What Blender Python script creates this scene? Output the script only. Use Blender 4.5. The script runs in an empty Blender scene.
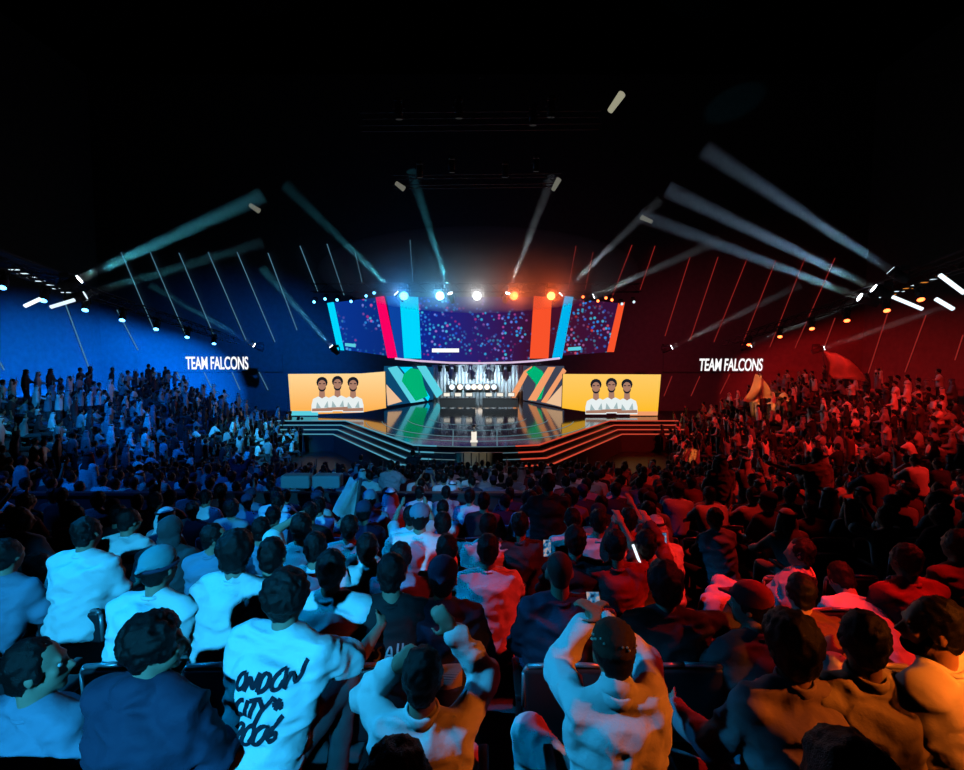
import bpy, bmesh, math, random
import numpy as np
from mathutils import Vector, Matrix, noise
from mathutils.bvhtree import BVHTree
random.seed(7)
scene = bpy.context.scene
col = scene.collection
PI = math.pi
R = math.radians
# ------------------------------------------------------------------ camera
CZ = 6.2
F = 470.0
PITCH = math.atan(30 / F)
cam_d = bpy.data.cameras.new('camera'); cam = bpy.data.objects.new('camera', cam_d); col.objects.link(cam)
cam.location = (0, 0, CZ); cam.rotation_euler = (PI / 2 - PITCH, 0, 0)
cam_d.sensor_fit = 'HORIZONTAL'; cam_d.sensor_width = 36; cam_d.lens = 36 * F / 964
cam_d.clip_start = 0.05; cam_d.clip_end = 300
scene.camera = cam
scene.view_settings.view_transform = 'Standard'; scene.view_settings.look = 'None'
scene.view_settings.exposure = 0; scene.view_settings.gamma = 1; scene.view_settings.use_curve_mapping = False
w = bpy.data.worlds.new('world'); scene.world = w; w.use_nodes = True
w.node_tree.nodes['Background'].inputs[0].default_value = (0.0006, 0.001, 0.003, 1)
w.node_tree.nodes['Background'].inputs[1].default_value = 1.0
scene.cycles.use_denoising = True
scene.cycles.max_bounces = 5; scene.cycles.diffuse_bounces = 0; scene.cycles.glossy_bounces = 3
scene.cycles.volume_bounces = 0; scene.cycles.transparent_max_bounces = 24
scene.cycles.sample_clamp_indirect = 3.0

def at(px, py, D):
    x = (px - 482) / F; y = (385 - py) / F
    cp, sp = math.cos(PITCH), math.sin(PITCH)
    d = Vector((x, cp + y * sp, -sp + y * cp))
    d *= D / d.y
    return Vector((d.x, d.y, CZ + d.z))

# ------------------------------------------------------------------ materials
def mat(name, c, rough=0.7, metal=0.0, emit=None, es=1.0, bump=0.0, bscale=30, var=0.0, sheen=0.0):
    m = bpy.data.materials.new(name); m.use_nodes = True
    nt = m.node_tree; b = nt.nodes['Principled BSDF']
    b.inputs['Base Color'].default_value = (*c, 1); b.inputs['Roughness'].default_value = rough
    b.inputs['Metallic'].default_value = metal
    if sheen: b.inputs['Sheen Weight'].default_value = sheen
    if emit:
        b.inputs['Emission Color'].default_value = (*emit, 1); b.inputs['Emission Strength'].default_value = es
    if bump or var:
        tc = nt.nodes.new('ShaderNodeTexCoord'); n = nt.nodes.new('ShaderNodeTexNoise')
        n.inputs['Scale'].default_value = bscale; n.inputs['Detail'].default_value = 4
        nt.links.new(tc.outputs['Object'], n.inputs['Vector'])
        if bump:
            bp = nt.nodes.new('ShaderNodeBump'); bp.inputs['Strength'].default_value = bump; bp.inputs['Distance'].default_value = 0.02
            nt.links.new(n.outputs['Fac'], bp.inputs['Height']); nt.links.new(bp.outputs['Normal'], b.inputs['Normal'])
        if var:
            mx = nt.nodes.new('ShaderNodeMix'); mx.data_type = 'RGBA'
            mx.inputs[6].default_value = (*[v * (1 - var) for v in c], 1); mx.inputs[7].default_value = (*[min(1, v * (1 + var)) for v in c], 1)
            nt.links.new(n.outputs['Fac'], mx.inputs[0]); nt.links.new(mx.outputs[2], b.inputs['Base Color'])
    return m

def matte(k): M[k].node_tree.nodes['Principled BSDF'].inputs['Specular IOR Level'].default_value = 0.0
def glow(name, c, s=1.0):
    m = bpy.data.materials.new(name); m.use_nodes = True; nt = m.node_tree
    nt.nodes.remove(nt.nodes['Principled BSDF'])
    e = nt.nodes.new('ShaderNodeEmission'); e.inputs[0].default_value = (*c, 1); e.inputs[1].default_value = s
    nt.links.new(e.outputs[0], nt.nodes['Material Output'].inputs['Surface'])
    return m
M = {}
M['black'] = mat('black_paint', (0.012, 0.012, 0.014), 0.6)
M['dark'] = mat('dark_paint', (0.03, 0.03, 0.035), 0.65)
M['steel'] = mat('dark_steel', (0.1, 0.1, 0.11), 0.4, 0.7)
M['wall'] = mat('wall_drape', (0.16, 0.16, 0.17), 0.9, bump=0.4, bscale=2.0, var=0.25)
M['ceil'] = mat('ceiling_black', (0.003, 0.003, 0.003), 0.9)
M['conc'] = mat('terrace_concrete', (0.09, 0.09, 0.1), 0.7, bump=0.2, bscale=9, var=0.3)
M['floor'] = mat('arena_floor', (0.02, 0.02, 0.022), 0.5, var=0.3, bscale=3)
M['stage'] = mat('stage_gloss', (0.012, 0.015, 0.02), 0.09)
M['stageface'] = mat('stage_face', (0.05, 0.055, 0.06), 0.4)
M['seat'] = mat('seat_shell', (0.022, 0.022, 0.026), 0.42)
M['rim'] = mat('seat_rim', (0.33, 0.33, 0.35), 0.35, 0.6)
M['hair'] = mat('hair_black', (0.004, 0.0035, 0.0035), 0.5, bump=0.35, bscale=220)
M['hairb'] = mat('hair_brown', (0.009, 0.007, 0.006), 0.5, bump=0.35, bscale=220)
M['skin'] = mat('skin_tan', (0.42, 0.25, 0.17), 0.55, var=0.1, bscale=40)
M['skin2'] = mat('skin_brown', (0.3, 0.17, 0.11), 0.55, var=0.1, bscale=40)
M['eye'] = mat('eye_white', (0.7, 0.7, 0.7), 0.2)
for n, c in dict(white=(.78, .78, .78), grey=(.33, .34, .36), blue=(.2, .25, .34), navy=(.03, .035, .075), black=(.014, .014, .017), charcoal=(.05, .05, .055),
                 red=(.3, .03, .03), maroon=(.1, .025, .025), cream=(.6, .55, .45), denim=(.05, .07, .13), teal=(.12, .3, .33), brown=(.06, .035, .022)).items():
    M[n] = mat(n + '_cloth', c, 0.85, bump=0.25, bscale=26, sheen=0.0)
M['phone'] = mat('phone_black', (0.01, 0.01, 0.012), 0.25)
M['screen'] = glow('phone_screen', (0.1, 0.16, 0.3), 0.9)
_nt = M['screen'].node_tree; _n = _nt.nodes.new('ShaderNodeTexNoise'); _n.inputs['Scale'].default_value = 28; _c = _nt.nodes.new('ShaderNodeTexCoord'); _r = _nt.nodes.new('ShaderNodeValToRGB')
_nt.links.new(_c.outputs['Object'], _n.inputs['Vector']); _nt.links.new(_n.outputs['Fac'], _r.inputs[0]); _nt.links.new(_r.outputs[0], _nt.nodes['Emission'].inputs[0])
_r.color_ramp.elements[0].position = .38; _r.color_ramp.elements[0].color = (.004, .02, .06, 1); _r.color_ramp.elements[1].position = .62; _r.color_ramp.elements[1].color = (.5, .35, .3, 1); _e = _r.color_ramp.elements.new(.5); _e.color = (.03, .2, .42, 1)
M['ink'] = mat('dark_ink', (0.006, 0.008, 0.02), 0.8)
M['print'] = mat('pale_print', (0.5, 0.52, 0.55), 0.8)

for _k in ('ceil', 'wall', 'hair', 'hairb'): matte(_k)
M['hair'].node_tree.nodes['Principled BSDF'].inputs['Specular IOR Level'].default_value = 0.25
# ------------------------------------------------------------------ mesh helpers
def newobj(name, me, parent=None, m=None, loc=None):
    o = bpy.data.objects.new(name, me)
    col.objects.link(o)
    if parent is not None: o.parent = parent
    if loc is not None: o.location = loc
    if m is not None:
        if len(me.materials) == 0: me.materials.append(m)
        o.material_slots[0].link = 'OBJECT'; o.material_slots[0].material = m
    return o
def tag(o, label=None, cat=None, group=None, kind=None):
    if label: o['label'] = label
    if cat: o['category'] = cat
    if group: o['group'] = group
    if kind: o['kind'] = kind
    return o
def empty(name, loc, rz=0.0):
    o = bpy.data.objects.new(name, None); col.objects.link(o); o.empty_display_size = 0.1
    o.location = loc; o.rotation_euler = (0, 0, rz); return o
class MB:
    def __init__(s): s.bm = bmesh.new()
    def box(s, c, d, rot=None, bev=0.0):
        r = bmesh.ops.create_cube(s.bm, size=1.0)
        mtx = Matrix.Translation(Vector(c)) @ (rot.to_4x4() if rot else Matrix.Identity(4)) @ Matrix.Diagonal((*d, 1))
        bmesh.ops.transform(s.bm, matrix=mtx, verts=r['verts'])
        if bev:
            ed = list({e for v in r['verts'] for e in v.link_edges})
            bmesh.ops.bevel(s.bm, geom=ed, offset=bev, segments=2, affect='EDGES', profile=0.6)
        return s
    def tube(s, a, b, r, r2=None, n=8, caps=True):
        a, b = Vector(a), Vector(b); d = b - a
        if d.length < 1e-6: return s
        mtx = Matrix.Translation((a + b) / 2) @ d.to_track_quat('Z', 'Y').to_matrix().to_4x4()
        bmesh.ops.create_cone(s.bm, cap_ends=caps, segments=n, radius1=r, radius2=r if r2 is None else r2, depth=d.length, matrix=mtx)
        return s
    def path(s, pts, r, n=6):
        for a, b in zip(pts[:-1], pts[1:]): s.tube(a, b, r, n=n)
        return s
    def sph(s, c, r, rot=None, sub=2):
        rr = r if hasattr(r, '__len__') else (r, r, r)
        mtx = Matrix.Translation(Vector(c)) @ (rot.to_4x4() if rot else Matrix.Identity(4)) @ Matrix.Diagonal((*rr, 1))
        bmesh.ops.create_icosphere(s.bm, subdivisions=sub, radius=1.0, matrix=mtx); return s
    def poly(s, pts, thick=None):
        """flat polygon; thick = vector extrusion"""
        vs = [s.bm.verts.new(Vector(p)) for p in pts]
        f = s.bm.faces.new(vs)
        if thick is not None:
            t = Vector(thick)
            v2 = [s.bm.verts.new(Vector(p) + t) for p in pts]
            s.bm.faces.new(list(reversed(v2)))
            n = len(vs)
            for i in range(n): s.bm.faces.new([vs[(i + 1) % n], vs[i], v2[i], v2[(i + 1) % n]])
        return s
    def ring(s, c, B, ra, rb, r, n=28, m=8):
        V = []
        for i in range(n):
            a = 2 * PI * i / n; d = Vector((math.cos(a), math.sin(a), 0))
            V.append([s.bm.verts.new(Vector(c) + B @ (Vector((d.x * ra, d.y * rb, 0)) + d * (r * math.cos(2 * PI * j / m)) + Vector((0, 0, r * math.sin(2 * PI * j / m))))) for j in range(m)])
        for i in range(n):
            for j in range(m): s.bm.faces.new((V[i][j], V[(i + 1) % n][j], V[(i + 1) % n][(j + 1) % m], V[i][(j + 1) % m]))
        return s
    def mesh(s, name, smooth=False):
        bmesh.ops.recalc_face_normals(s.bm, faces=s.bm.faces[:])
        me = bpy.data.meshes.new(name); s.bm.to_mesh(me); s.bm.free()
        if smooth: me.shade_smooth()
        return me
    def build(s, name, m, parent=None, smooth=False, loc=None):
        return newobj(name, s.mesh(name, smooth), parent, m, loc)

def ico(sub):
    bm = bmesh.new(); bmesh.ops.create_icosphere(bm, subdivisions=sub, radius=1.0)
    v = np.array([x.co[:] for x in bm.verts]); f = np.array([[x.index for x in q.verts] for q in bm.faces]); bm.free()
    return v, f
ICO2, ICO3 = ico(2), ico(3)
def npm(m): return np.array([list(r) for r in m])
I3 = Matrix.Identity(3)
def blob(prims, voxel, smooth=2, name='blob', disp=None):
    """one continuous surface grown over overlapping ellipsoids ('e', centre, radii, rot) and tapered capsules ('c', p0, r0, p1, r1)"""
    V, Fc, off = [], [], 0
    for p in prims:
        if p[0] == 'e':
            v, f = ICO3
            q = (v * np.array(p[2])) @ npm(p[3] if len(p) > 3 else I3).T + np.array(p[1][:])
        else:
            v, f = ICO2 if p[2] < 0.04 else ICO3
            a, b = np.array(p[1][:]), np.array(p[3][:]); d = b - a; L = np.linalg.norm(d)
            if L < 1e-6: d, L = np.array([0, 0, 1.0]), 1.0
            top = (v @ (d / L)) > 0
            q = np.where(top[:, None], v * p[4] + b, v * p[2] + a)
        V.append(q); Fc.append(f + off); off += len(q)
    V = np.vstack(V); Fc = np.vstack(Fc)
    me = bpy.data.meshes.new(name); me.from_pydata(V.tolist(), [], Fc.tolist())
    o = bpy.data.objects.new('tmp', me); TMP.objects.link(o)
    r = o.modifiers.new('r', 'REMESH'); r.mode = 'VOXEL'; r.voxel_size = voxel; r.adaptivity = 0
    if smooth:
        s = o.modifiers.new('s', 'SMOOTH'); s.factor = 0.5; s.iterations = smooth
    dg = bpy.context.evaluated_depsgraph_get()
    out = bpy.data.meshes.new_from_object(o.evaluated_get(dg), depsgraph=dg)
    bpy.data.objects.remove(o); bpy.data.meshes.remove(me)
    out.name = name
    if disp:
        amp, fr, seed = disp
        n = len(out.vertices); co = np.empty(n * 3); no = np.empty(n * 3)
        out.vertices.foreach_get('co', co); out.vertices.foreach_get('normal', no)
        co = co.reshape(-1, 3); no = no.reshape(-1, 3)
        off = Vector((seed * 1.7, seed * 3.1, seed * 0.7))
        if amp >= .012:      # cloth: soft ridged creases, running mostly across
            def fold(c):
                q = Vector((c[0] * fr * .75, c[1] * fr * .75, c[2] * fr * 1.25)) + off; q = q + noise.noise_vector(q * .6) * .7
                return .75 - 2.2 * abs(noise.noise(q)) + .35 * noise.noise(q * 2.3)
            h = np.array([fold(c) for c in co])
        else: h = np.array([noise.noise(Vector((c[0] * fr, c[1] * fr, c[2] * fr * 0.7)) + off) + 0.5 * noise.noise(Vector(c) * fr * 2.1 + off) for c in co])
        co = co + no * (h * amp)[:, None]
        out.vertices.foreach_set('co', co.ravel()); out.update()
    out.shade_smooth()
    return out
TMP = bpy.data.collections.new('tmp'); col.children.link(TMP)

# ------------------------------------------------------------------ people
X, Y, Z = Vector((1, 0, 0)), Vector((0, 1, 0)), Vector((0, 0, 1))
def rx(a): return Matrix.Rotation(R(a), 3, 'X')
def ry(a): return Matrix.Rotation(R(a), 3, 'Y')
def rz(a): return Matrix.Rotation(R(a), 3, 'Z')
ARMS = {  # (upper, fore) for the right arm; x is mirrored for the left
    'lap': ((.28, .25, -1), (-.35, .9, -.2)), 'knee': ((.25, .65, -.75), (-.15, .9, -.4)),
    'phone': ((.2, .8, .15), (-.35, .45, .85)), 'up': ((.4, .2, .9), (.12, .15, 1)), 'head': ((.85, .15, .5), (-.75, -.1, .65)),
    'clap': ((.3, .5, -.6), (-.6, .7, .45)), 'rest': ((.5, -.05, -.9), (.15, .95, -.1)), 'down': ((.22, .0, -1), (.05, .15, -1)),
    'out': ((.9, .3, -.2), (.6, .7, .2))}
def skel(s):
    """joint positions of a figure that faces +Y with its feet on z = 0"""
    k = {}
    stand = s.get('stand'); h = s.get('h', 0.93 if stand else 0.46); k['h'] = h
    Rt = ry(s.get('tilt', 0)) @ rx(-s.get('lean', 4)); k['Rt'] = Rt
    u, r, f = Rt @ Z, Rt @ X, Rt @ Y
    p0 = Vector((0, 0, h)); sc = s.get('tors', 1.0)
    k['p0'], k['u'], k['r'], k['f'] = p0, u, r, f
    S = p0 + u * 0.47 * sc; k['S'] = S
    sw = s.get('sw', 0.175)
    k['SR'], k['SL'] = S + r * sw, S - r * sw
    N = p0 + u * 0.535 * sc + f * 0.005; k['N'] = N
    Rh = rz(s.get('hyaw', 0)) @ rx(-s.get('hpitch', 0)) @ ry(s.get('hroll', 0)); k['Rh'] = Rh
    k['C'] = N + (Rh @ Z) * 0.15 + (Rh @ Y) * 0.03
    for sd, sg in (('R', 1), ('L', -1)):
        a = s.get('arm' + sd, 'lap'); a = ARMS[a] if isinstance(a, str) else a
        up = Vector((a[0][0] * sg, a[0][1], a[0][2])).normalized(); fo = Vector((a[1][0] * sg, a[1][1], a[1][2])).normalized()
        e = k['S' + sd] + up * 0.28; w_ = e + fo * 0.25
        if s.get('ik' + sd):                       # elbow and wrist from a place the hand reaches for
            t, pole = Vector(s['ik' + sd]), Vector(s.get('pole' + sd, (.6 * sg, -.1, -.8)))
            v = t - k['S' + sd]; L = min(v.length, .52); d = v.normalized(); a_ = (L * L + .28 ** 2 - .25 ** 2) / (2 * L)
            hgt = math.sqrt(max(0, .28 ** 2 - a_ * a_)); pp = (pole - d * pole.dot(d)).normalized()
            e = k['S' + sd] + d * a_ + pp * hgt; w_ = k['S' + sd] + d * L; fo = (w_ - e).normalized()
        k['E' + sd], k['W' + sd], k['D' + sd] = e, w_, fo
        hip = p0 + Vector((0.095 * sg, 0, -0.02)); k['H' + sd] = hip
        if stand:
            kn = Vector((0.1 * sg, 0.03, 0.49)); an = Vector((0.11 * sg, -0.02, 0.09))
        else:
            l = s.get('leg' + sd, (.2, 1, -.03)); d = Vector((l[0] * sg, l[1], l[2])).normalized()
            kn = hip + d * 0.43
            an = Vector((kn.x - 0.1 * d.x, kn.y + (0.04 if d.z < .25 else -.08), 0.09)) if len(l) < 4 else kn + Vector(l[3]).normalized() * 0.4
        k['K' + sd], k['A' + sd] = kn, an
    return k
def hand_prims(w_, d, n, sg, curl=0.5):
    d = d.normalized(); n = (n - d * n.dot(d)).normalized(); t = d.cross(n).normalized() * sg   # t: thumb side
    B = Matrix((t, d, n)).transposed()
    P = [('e', w_ + d * 0.05, (0.043, 0.052, 0.019), B), ('c', w_ - d * 0.02, 0.027, w_ + d * 0.03, 0.03)]
    for off, L in ((.031, .072), (.0105, .082), (-.0105, .077), (-.031, .06)):
        p = w_ + d * 0.088 + t * off; dd = d.copy()
        for j, fr in enumerate((.45, .32, .23)):
            ang = curl * (0.5 + 0.35 * j)
            dd = (Matrix.Rotation(ang, 3, t * sg) @ dd if False else (dd * math.cos(ang) + n * math.sin(ang) if j == 0 else (dd + n * math.sin(ang) * 0.9 - d * math.sin(ang) * 0.45 * j))).normalized()
            q = p + dd * L * fr; P.append(('c', p, .0098 - .0008 * j, q, .0092 - .0009 * j)); p = q
    p = w_ + d * 0.02 + t * 0.03; q = p + (d * .55 + t * .75 + n * .25).normalized() * .042; z = q + (d * .85 + t * .15 + n * .35 * (1 + curl)).normalized() * .034
    P += [('c', p, .0145, q, .0115), ('c', q, .0112, z, .009)]
    return P
def head_prims(k, face=True):
    C, Rh = k['C'], k['Rh']; r, f, u = Rh @ X, Rh @ Y, Rh @ Z
    P = [('e', C + u * .03 - f * .008, (.075, .094, .094), Rh), ('e', C - u * .045 + f * .028, (.057, .066, .068), Rh),
         ('e', C - u * .098 + f * .062, (.026, .024, .022), Rh), ('c', C - u * .05 - f * .028, .054, k['N'] - k['u'] * .02, .06),
         ('c', C - u * .07 + f * .0, .045, k['N'] + k['f'] * .01, .055)]
    if face:
        P += [('c', C + u * .008 + f * .09, .010, C - u * .032 + f * .112, .0145), ('c', C + u * .022 + f * .083 + r * .036, .013, C + u * .022 + f * .083 - r * .036, .013),
              ('e', C - u * .06 + f * .088, (.025, .011, .012), Rh), ('e', C - u * .02 + f * .062 + r * .042, (.022, .02, .022), Rh), ('e', C - u * .02 + f * .062 - r * .042, (.022, .02, .022), Rh)]
    for sg in (1, -1):
        P.append(('e', C + r * .078 * sg - u * .012 - f * .012, (.011, .021, .032), Rh @ rz(-20 * sg)))
    return P
def torso_prims(k, g):
    p0, u, r, f, Rt = k['p0'], k['u'], k['r'], k['f'], k['Rt']
    b = k.get('bulk', 1.0)
    P = [('e', p0 + u * .03 - f * .01, (.178 * b + g, .125 * b + g, .13 + g), Rt), ('e', p0 + u * .19, (.158 * b + g, .118 * b + g, .17 + g), Rt),
         ('e', p0 + u * .35 - f * .005, (.176 * b + g, .118 * b + g, .165 + g), Rt),
         ('c', k['SL'] + r * .02, .06 + g, k['SR'] - r * .02, .06 + g)]
    for q in ('SL', 'SR'):
        P.append(('e', k[q] - u * .005, (.066 * b + g, .066 * b + g, .066 + g), Rt))
        P.append(('c', k[q] * .75 + k['S'] * .25 + u * .02, .055 + g, k['N'] - u * .005, .05 + g))
    return P
def figure(s, vox=0.012, fine=True):
    """returns [(part name, mesh, material key)] for one figure"""
    k = skel(s); k['bulk'] = s.get('bulk', 1.0)
    seed = s.get('seed', 1); out = []
    robe = s.get('robe'); longs = s.get('long', robe)
    P = head_prims(k) + torso_prims(k, -.02)
    for sd, sg in (('R', 1), ('L', -1)):
        S, E, W_ = k['S' + sd], k['E' + sd], k['W' + sd]
        P += [('c', S, .05, E, .041), ('c', E, .041, E.lerp(W_, .35), .042), ('c', E.lerp(W_, .35), .042, W_, .027)]
        n = s.get('palm' + sd) or (Vector((-sg, 0.1, -.35)) if k['D' + sd].z < .5 else Vector((-.25 * sg, .9, -.2)))
        P += hand_prims(W_, k['D' + sd], Vector(n), sg if k['D' + sd].z > .5 else -sg * -1, s.get('curl', .55))
        P += [('c', k['H' + sd], .075, k['K' + sd], .052), ('c', k['K' + sd], .05, k['K' + sd].lerp(k['A' + sd], .4), .05), ('c', k['K' + sd].lerp(k['A' + sd], .4), .05, k['A' + sd], .035)]
    out.append(('body', blob(P, vox, 2, 'person_body'), s.get('skin', 'skin')))
    g = s.get('loose', .014); bk = k['bulk']; p0, u, r, f, Rt = k['p0'], k['u'], k['r'], k['f'], k['Rt']
    # the cloth hangs straight from the shoulders, so no waist shows through it
    P = [('e', p0 + u * t - f * .012, ((.183 + dx) * bk + g, (.128 + dy) * bk + g, .11), Rt) for t, dx, dy in ((.02, .0, .006), (.1, .0, .004), (.18, -.002, .0), (.26, .0, -.002), (.34, .002, -.004), (.40, -.004, -.012))]
    P += [('c', k['SL'] + r * .02, .06 + g, k['SR'] - r * .02, .06 + g)]
    for q in ('SL', 'SR'):
        P.append(('e', k[q] - u * .005, (.064 * bk + g, .064 * bk + g, .062 + g), Rt))
        P.append(('c', k[q] * .8 + k['S'] * .2 + u * .012, .056 + g, k['N'] - u * .018, .055 + g))
        P.append(('c', k[q] - u * .05, .062 + g, p0 + u * .16 + (k[q] - k['S']) * .72, .062 + g))
    for sd in 'RL':
        S, E, W_ = k['S' + sd], k['E' + sd], k['W' + sd]
        if longs: P += [('c', S, .062 + g * .6, E, .056 + g * .6), ('c', E, .056 + g * .6, W_.lerp(E, .3), .05 + g * .6), ('c', W_.lerp(E, .3), .05 + g * .6, W_.lerp(E, .06), .043 + g * .6)]
        else: P += [('c', S, .062 + g, S.lerp(E, .45), .062 + g), ('c', S.lerp(E, .45), .062 + g, S.lerp(E, .74), .067 + g)]
    hem = s.get('hem', 0.0)
    if hem: P += [('e', k['p0'] - k['u'] * hem + k['f'] * .0, (.185 * k['bulk'] + g, .13 + g, .1), k['Rt'])]
    if s.get('hood'):
        P += [('e', k['N'] - k['f'] * .06 - k['u'] * .01, (.1, .06, .06), k['Rt'])]
    if s.get('collar'):
        P += [('c', k['N'] - k['u'] * .01, .07, k['N'] + k['u'] * .035 - k['f'] * .004, .066)]
    if robe:
        legs = []
        for sd in 'RL':
            legs += [('c', k['H' + sd], .11, k['K' + sd], .08), ('c', k['K' + sd], .085, k['A' + sd] + Z * .04, .085)]
        mid = (k['KR'] + k['KL']) / 2; ma = (k['AR'] + k['AL']) / 2
        if (k['KR'] - k['KL']).length < .45:
            legs += [('c', k['p0'], .11, mid, .07), ('c', mid, .075, ma + Z * .06, .08)]
        out.append(('robe', blob(P + legs, vox, 7 if fine else 3, 'robe', (.016, 9, seed) if fine else None), s.get('top', 'white')))
    else:
        out.append(('shirt', blob(P, vox, 7 if fine else 3, 'shirt', (.016, 9, seed) if fine else None), s.get('top', 'white')))
        P = [('e', k['p0'] - k['f'] * .01, (.18, .13, .12), I3)]
        for sd in 'RL':
            P += [('c', k['H' + sd], .098, k['K' + sd], .068), ('c', k['K' + sd], .07, k['A' + sd] + Z * .02, .056)]
        out.append(('trousers', blob(P, max(vox, .014), 2, 'trousers', (.008, 10, seed + 3) if fine else None), s.get('bottom', 'denim')))
    if fine:
        b_ = MB(); Rc = Rt @ rx(10); cN = k['N'] + u * .004 - f * .004
        for dz in ((.012,) if (robe or s.get('collar')) else (0,)): b_.ring(cN + u * dz, Rc @ Matrix.Diagonal((1, 1, 2.6 if (robe or s.get('collar')) else 1)), .066, .069, .011)
        out.append(('collar', b_.mesh('collar', True), s.get('top', 'white')))
        for sd in 'RL':
            a = k['A' + sd]
            out.append(('shoe', blob([('c', a - Z * .05 - Y * .03, .038, a - Z * .055 + Y * .15, .034), ('e', a - Z * .01, (.045, .05, .05))], max(vox, .014), 2, 'shoe'), 'black'))
    # hair or headgear
    C, Rh = k['C'], k['Rh']; r, f, u = Rh @ X, Rh @ Y, Rh @ Z
    hs = s.get('hair', 'short'); hm = s.get('hairmat', 'hair')
    P = [('e', C + u * .040 - f * .022, (.083, .095, .098), Rh), ('e', C - u * .03 - f * .056, (.062, .05, .062), Rh)]
    for sg in (1, -1): P.append(('e', C + r * .066 * sg + u * .01 - f * .015, (.018, .055, .05), Rh))
    big = 0
    if hs == 'short': out.append(('hair', blob(P, min(vox, .012), 1, 'hair', (.010, 45, seed)), hm))
    elif hs == 'big':
        P = [('e', C + u * .045 - f * .02, (.105, .115, .115), Rh), ('e', C - u * .025 - f * .05, (.088, .07, .085), Rh), ('e', C + u * .07 + f * .03, (.085, .075, .075), Rh)]
        out.append(('hair', blob(P, min(vox, .012), 1, 'hair', (.0119, 32, seed)), hm))
    elif hs == 'curly':
        rnd = random.Random(seed)
        for i in range(150 if fine else 30):
            a, z_ = rnd.uniform(0, 2 * PI), rnd.uniform(-.75, 1)
            q = Vector((math.cos(a) * math.sqrt(1 - z_ * z_) * .092, math.sin(a) * math.sqrt(1 - z_ * z_) * .1 - .02, z_ * .1 + .04))
            if q.y > .05 and q.z < .06: continue
            P.append(('e', C + Rh @ q, (.021, .021, .021), I3))
        out.append(('hair', blob(P, min(vox, .009), 1, 'hair', (.006, 60, seed)), hm))
    elif hs == 'shaved':
        P = [('e', C + u * .034 - f * .015, (.0775, .092, .0945), Rh), ('e', C - u * .03 - f * .05, (.055, .046, .05), Rh)]
        out.append(('hair', blob(P, min(vox, .012), 1, 'hair'), s.get('hairmat', 'shaved')))
    elif hs == 'long':
        P += [('e', C - u * .1 - f * .07, (.09, .05, .13), Rh), ('c', C + r * .08, .035, C + r * .085 - u * .14 - f * .02, .035), ('c', C - r * .08, .035, C - r * .085 - u * .14 - f * .02, .035)]
        out.append(('hair', blob(P, vox, 1, 'hair', (.01, 30, seed)), hm))
    elif hs in ('cap', 'capback'):
        out.append(('hair', blob(P, min(vox, .014), 1, 'hair', (.006, 45, seed)), hm))
        ff = -f if hs == 'capback' else f
        Q = [('e', C + u * .058 - f * .012, (.092, .106, .085), Rh), ('c', C + u * .055 + ff * .08 + r * .05, .012, C + u * .04 + ff * .165, .008),
             ('c', C + u * .055 + ff * .08 - r * .05, .012, C + u * .04 + ff * .165, .008), ('c', C + u * .053 + ff * .09, .014, C + u * .04 + ff * .16, .009), ('e', C + u * .142 - f * .012, (.011, .011, .008), Rh)]
        out.append(('cap', blob(Q, min(vox, .010), 1, 'cap'), s.get('capmat', 'teal')))
        if s.get('band'):
            b_ = MB()
            b_.ring(C + u * .028 - f * .012, Rh, .094, .108, .011)
            out.append(('cap_band', b_.mesh('cap_band', True), 'navy'))
    elif hs == 'kufi':
        out.append(('hair', blob(P, min(vox, .014), 1, 'hair', (.006, 45, seed)), hm))
        Q = [('e', C + u * .062 - f * .02, (.088, .101, .08), Rh), ('e', C + u * .03 - f * .02, (.089, .103, .05), Rh)]
        out.append(('knit_cap', blob(Q, min(vox, .010), 1, 'knit_cap', (.004, 70, seed)), s.get('capmat', 'brown')))
        b_ = MB(); rnd = random.Random(4)
        for i in range(34):
            a = rnd.uniform(0, 2 * PI); z_ = rnd.uniform(.05, .97); q = Vector((math.cos(a) * math.sqrt(1 - z_ * z_) * .09, math.sin(a) * math.sqrt(1 - z_ * z_) * .103 - .02, z_ * .082 + .062 - .02))
            b_.sph(C + Rh @ (q * 1.01), .0062, sub=1)
        out.append(('bead_pattern', b_.mesh('bead_pattern'), 'cream'))
    elif hs == 'ghutra':
        Q = [('e', C + u * .045 - f * .015, (.093, .108, .1), Rh), ('e', C - u * .07 - f * .06, (.115, .075, .15), Rh), ('e', k['N'] - k['f'] * .09 - k['u'] * .12, (.14, .05, .15), k['Rt']),
             ('c', C + r * .085 + u * .02, .035, k['N'] + r * .12 + f * .03 - u * .05, .045), ('c', C - r * .085 + u * .02, .035, k['N'] - r * .12 + f * .03 - u * .05, .045)]
        out.append(('headscarf', blob(Q, max(vox, .011), 2, 'headscarf', (.014, 11, seed) if fine else None), s.get('scarf', 'white')))
        b_ = MB()
        b_.ring(C + u * .085 - f * .02, Rh, .09, .104, .012, 20, 6)
        out.append(('head_cord', b_.mesh('head_cord', True), 'black'))
    elif hs == 'hood':
        Q = [('e', C + u * .03 - f * .03, (.1, .108, .115), Rh), ('e', C - u * .08 - f * .04, (.105, .085, .1), Rh), ('c', C - u * .06 - f * .04, .085, k['N'] - k['f'] * .03, .1)]
        out.append(('hood', blob(Q, max(vox, .011), 2, 'hood', (.008, 14, seed) if fine else None), s.get('capmat', 'maroon')))
    if s.get('beard'):
        Q = [('e', C - u * .082 + f * .05, (.055, .05, .042), Rh)]
        for sg in (1, -1): Q.append(('c', C + r * .062 * sg - u * .0 + f * .01, .014, C + r * .05 * sg - u * .07 + f * .04, .02))
        out.append(('beard', blob(Q, min(vox, .01), 1, 'beard', (.004, 60, seed)), 'hairb'))
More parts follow.
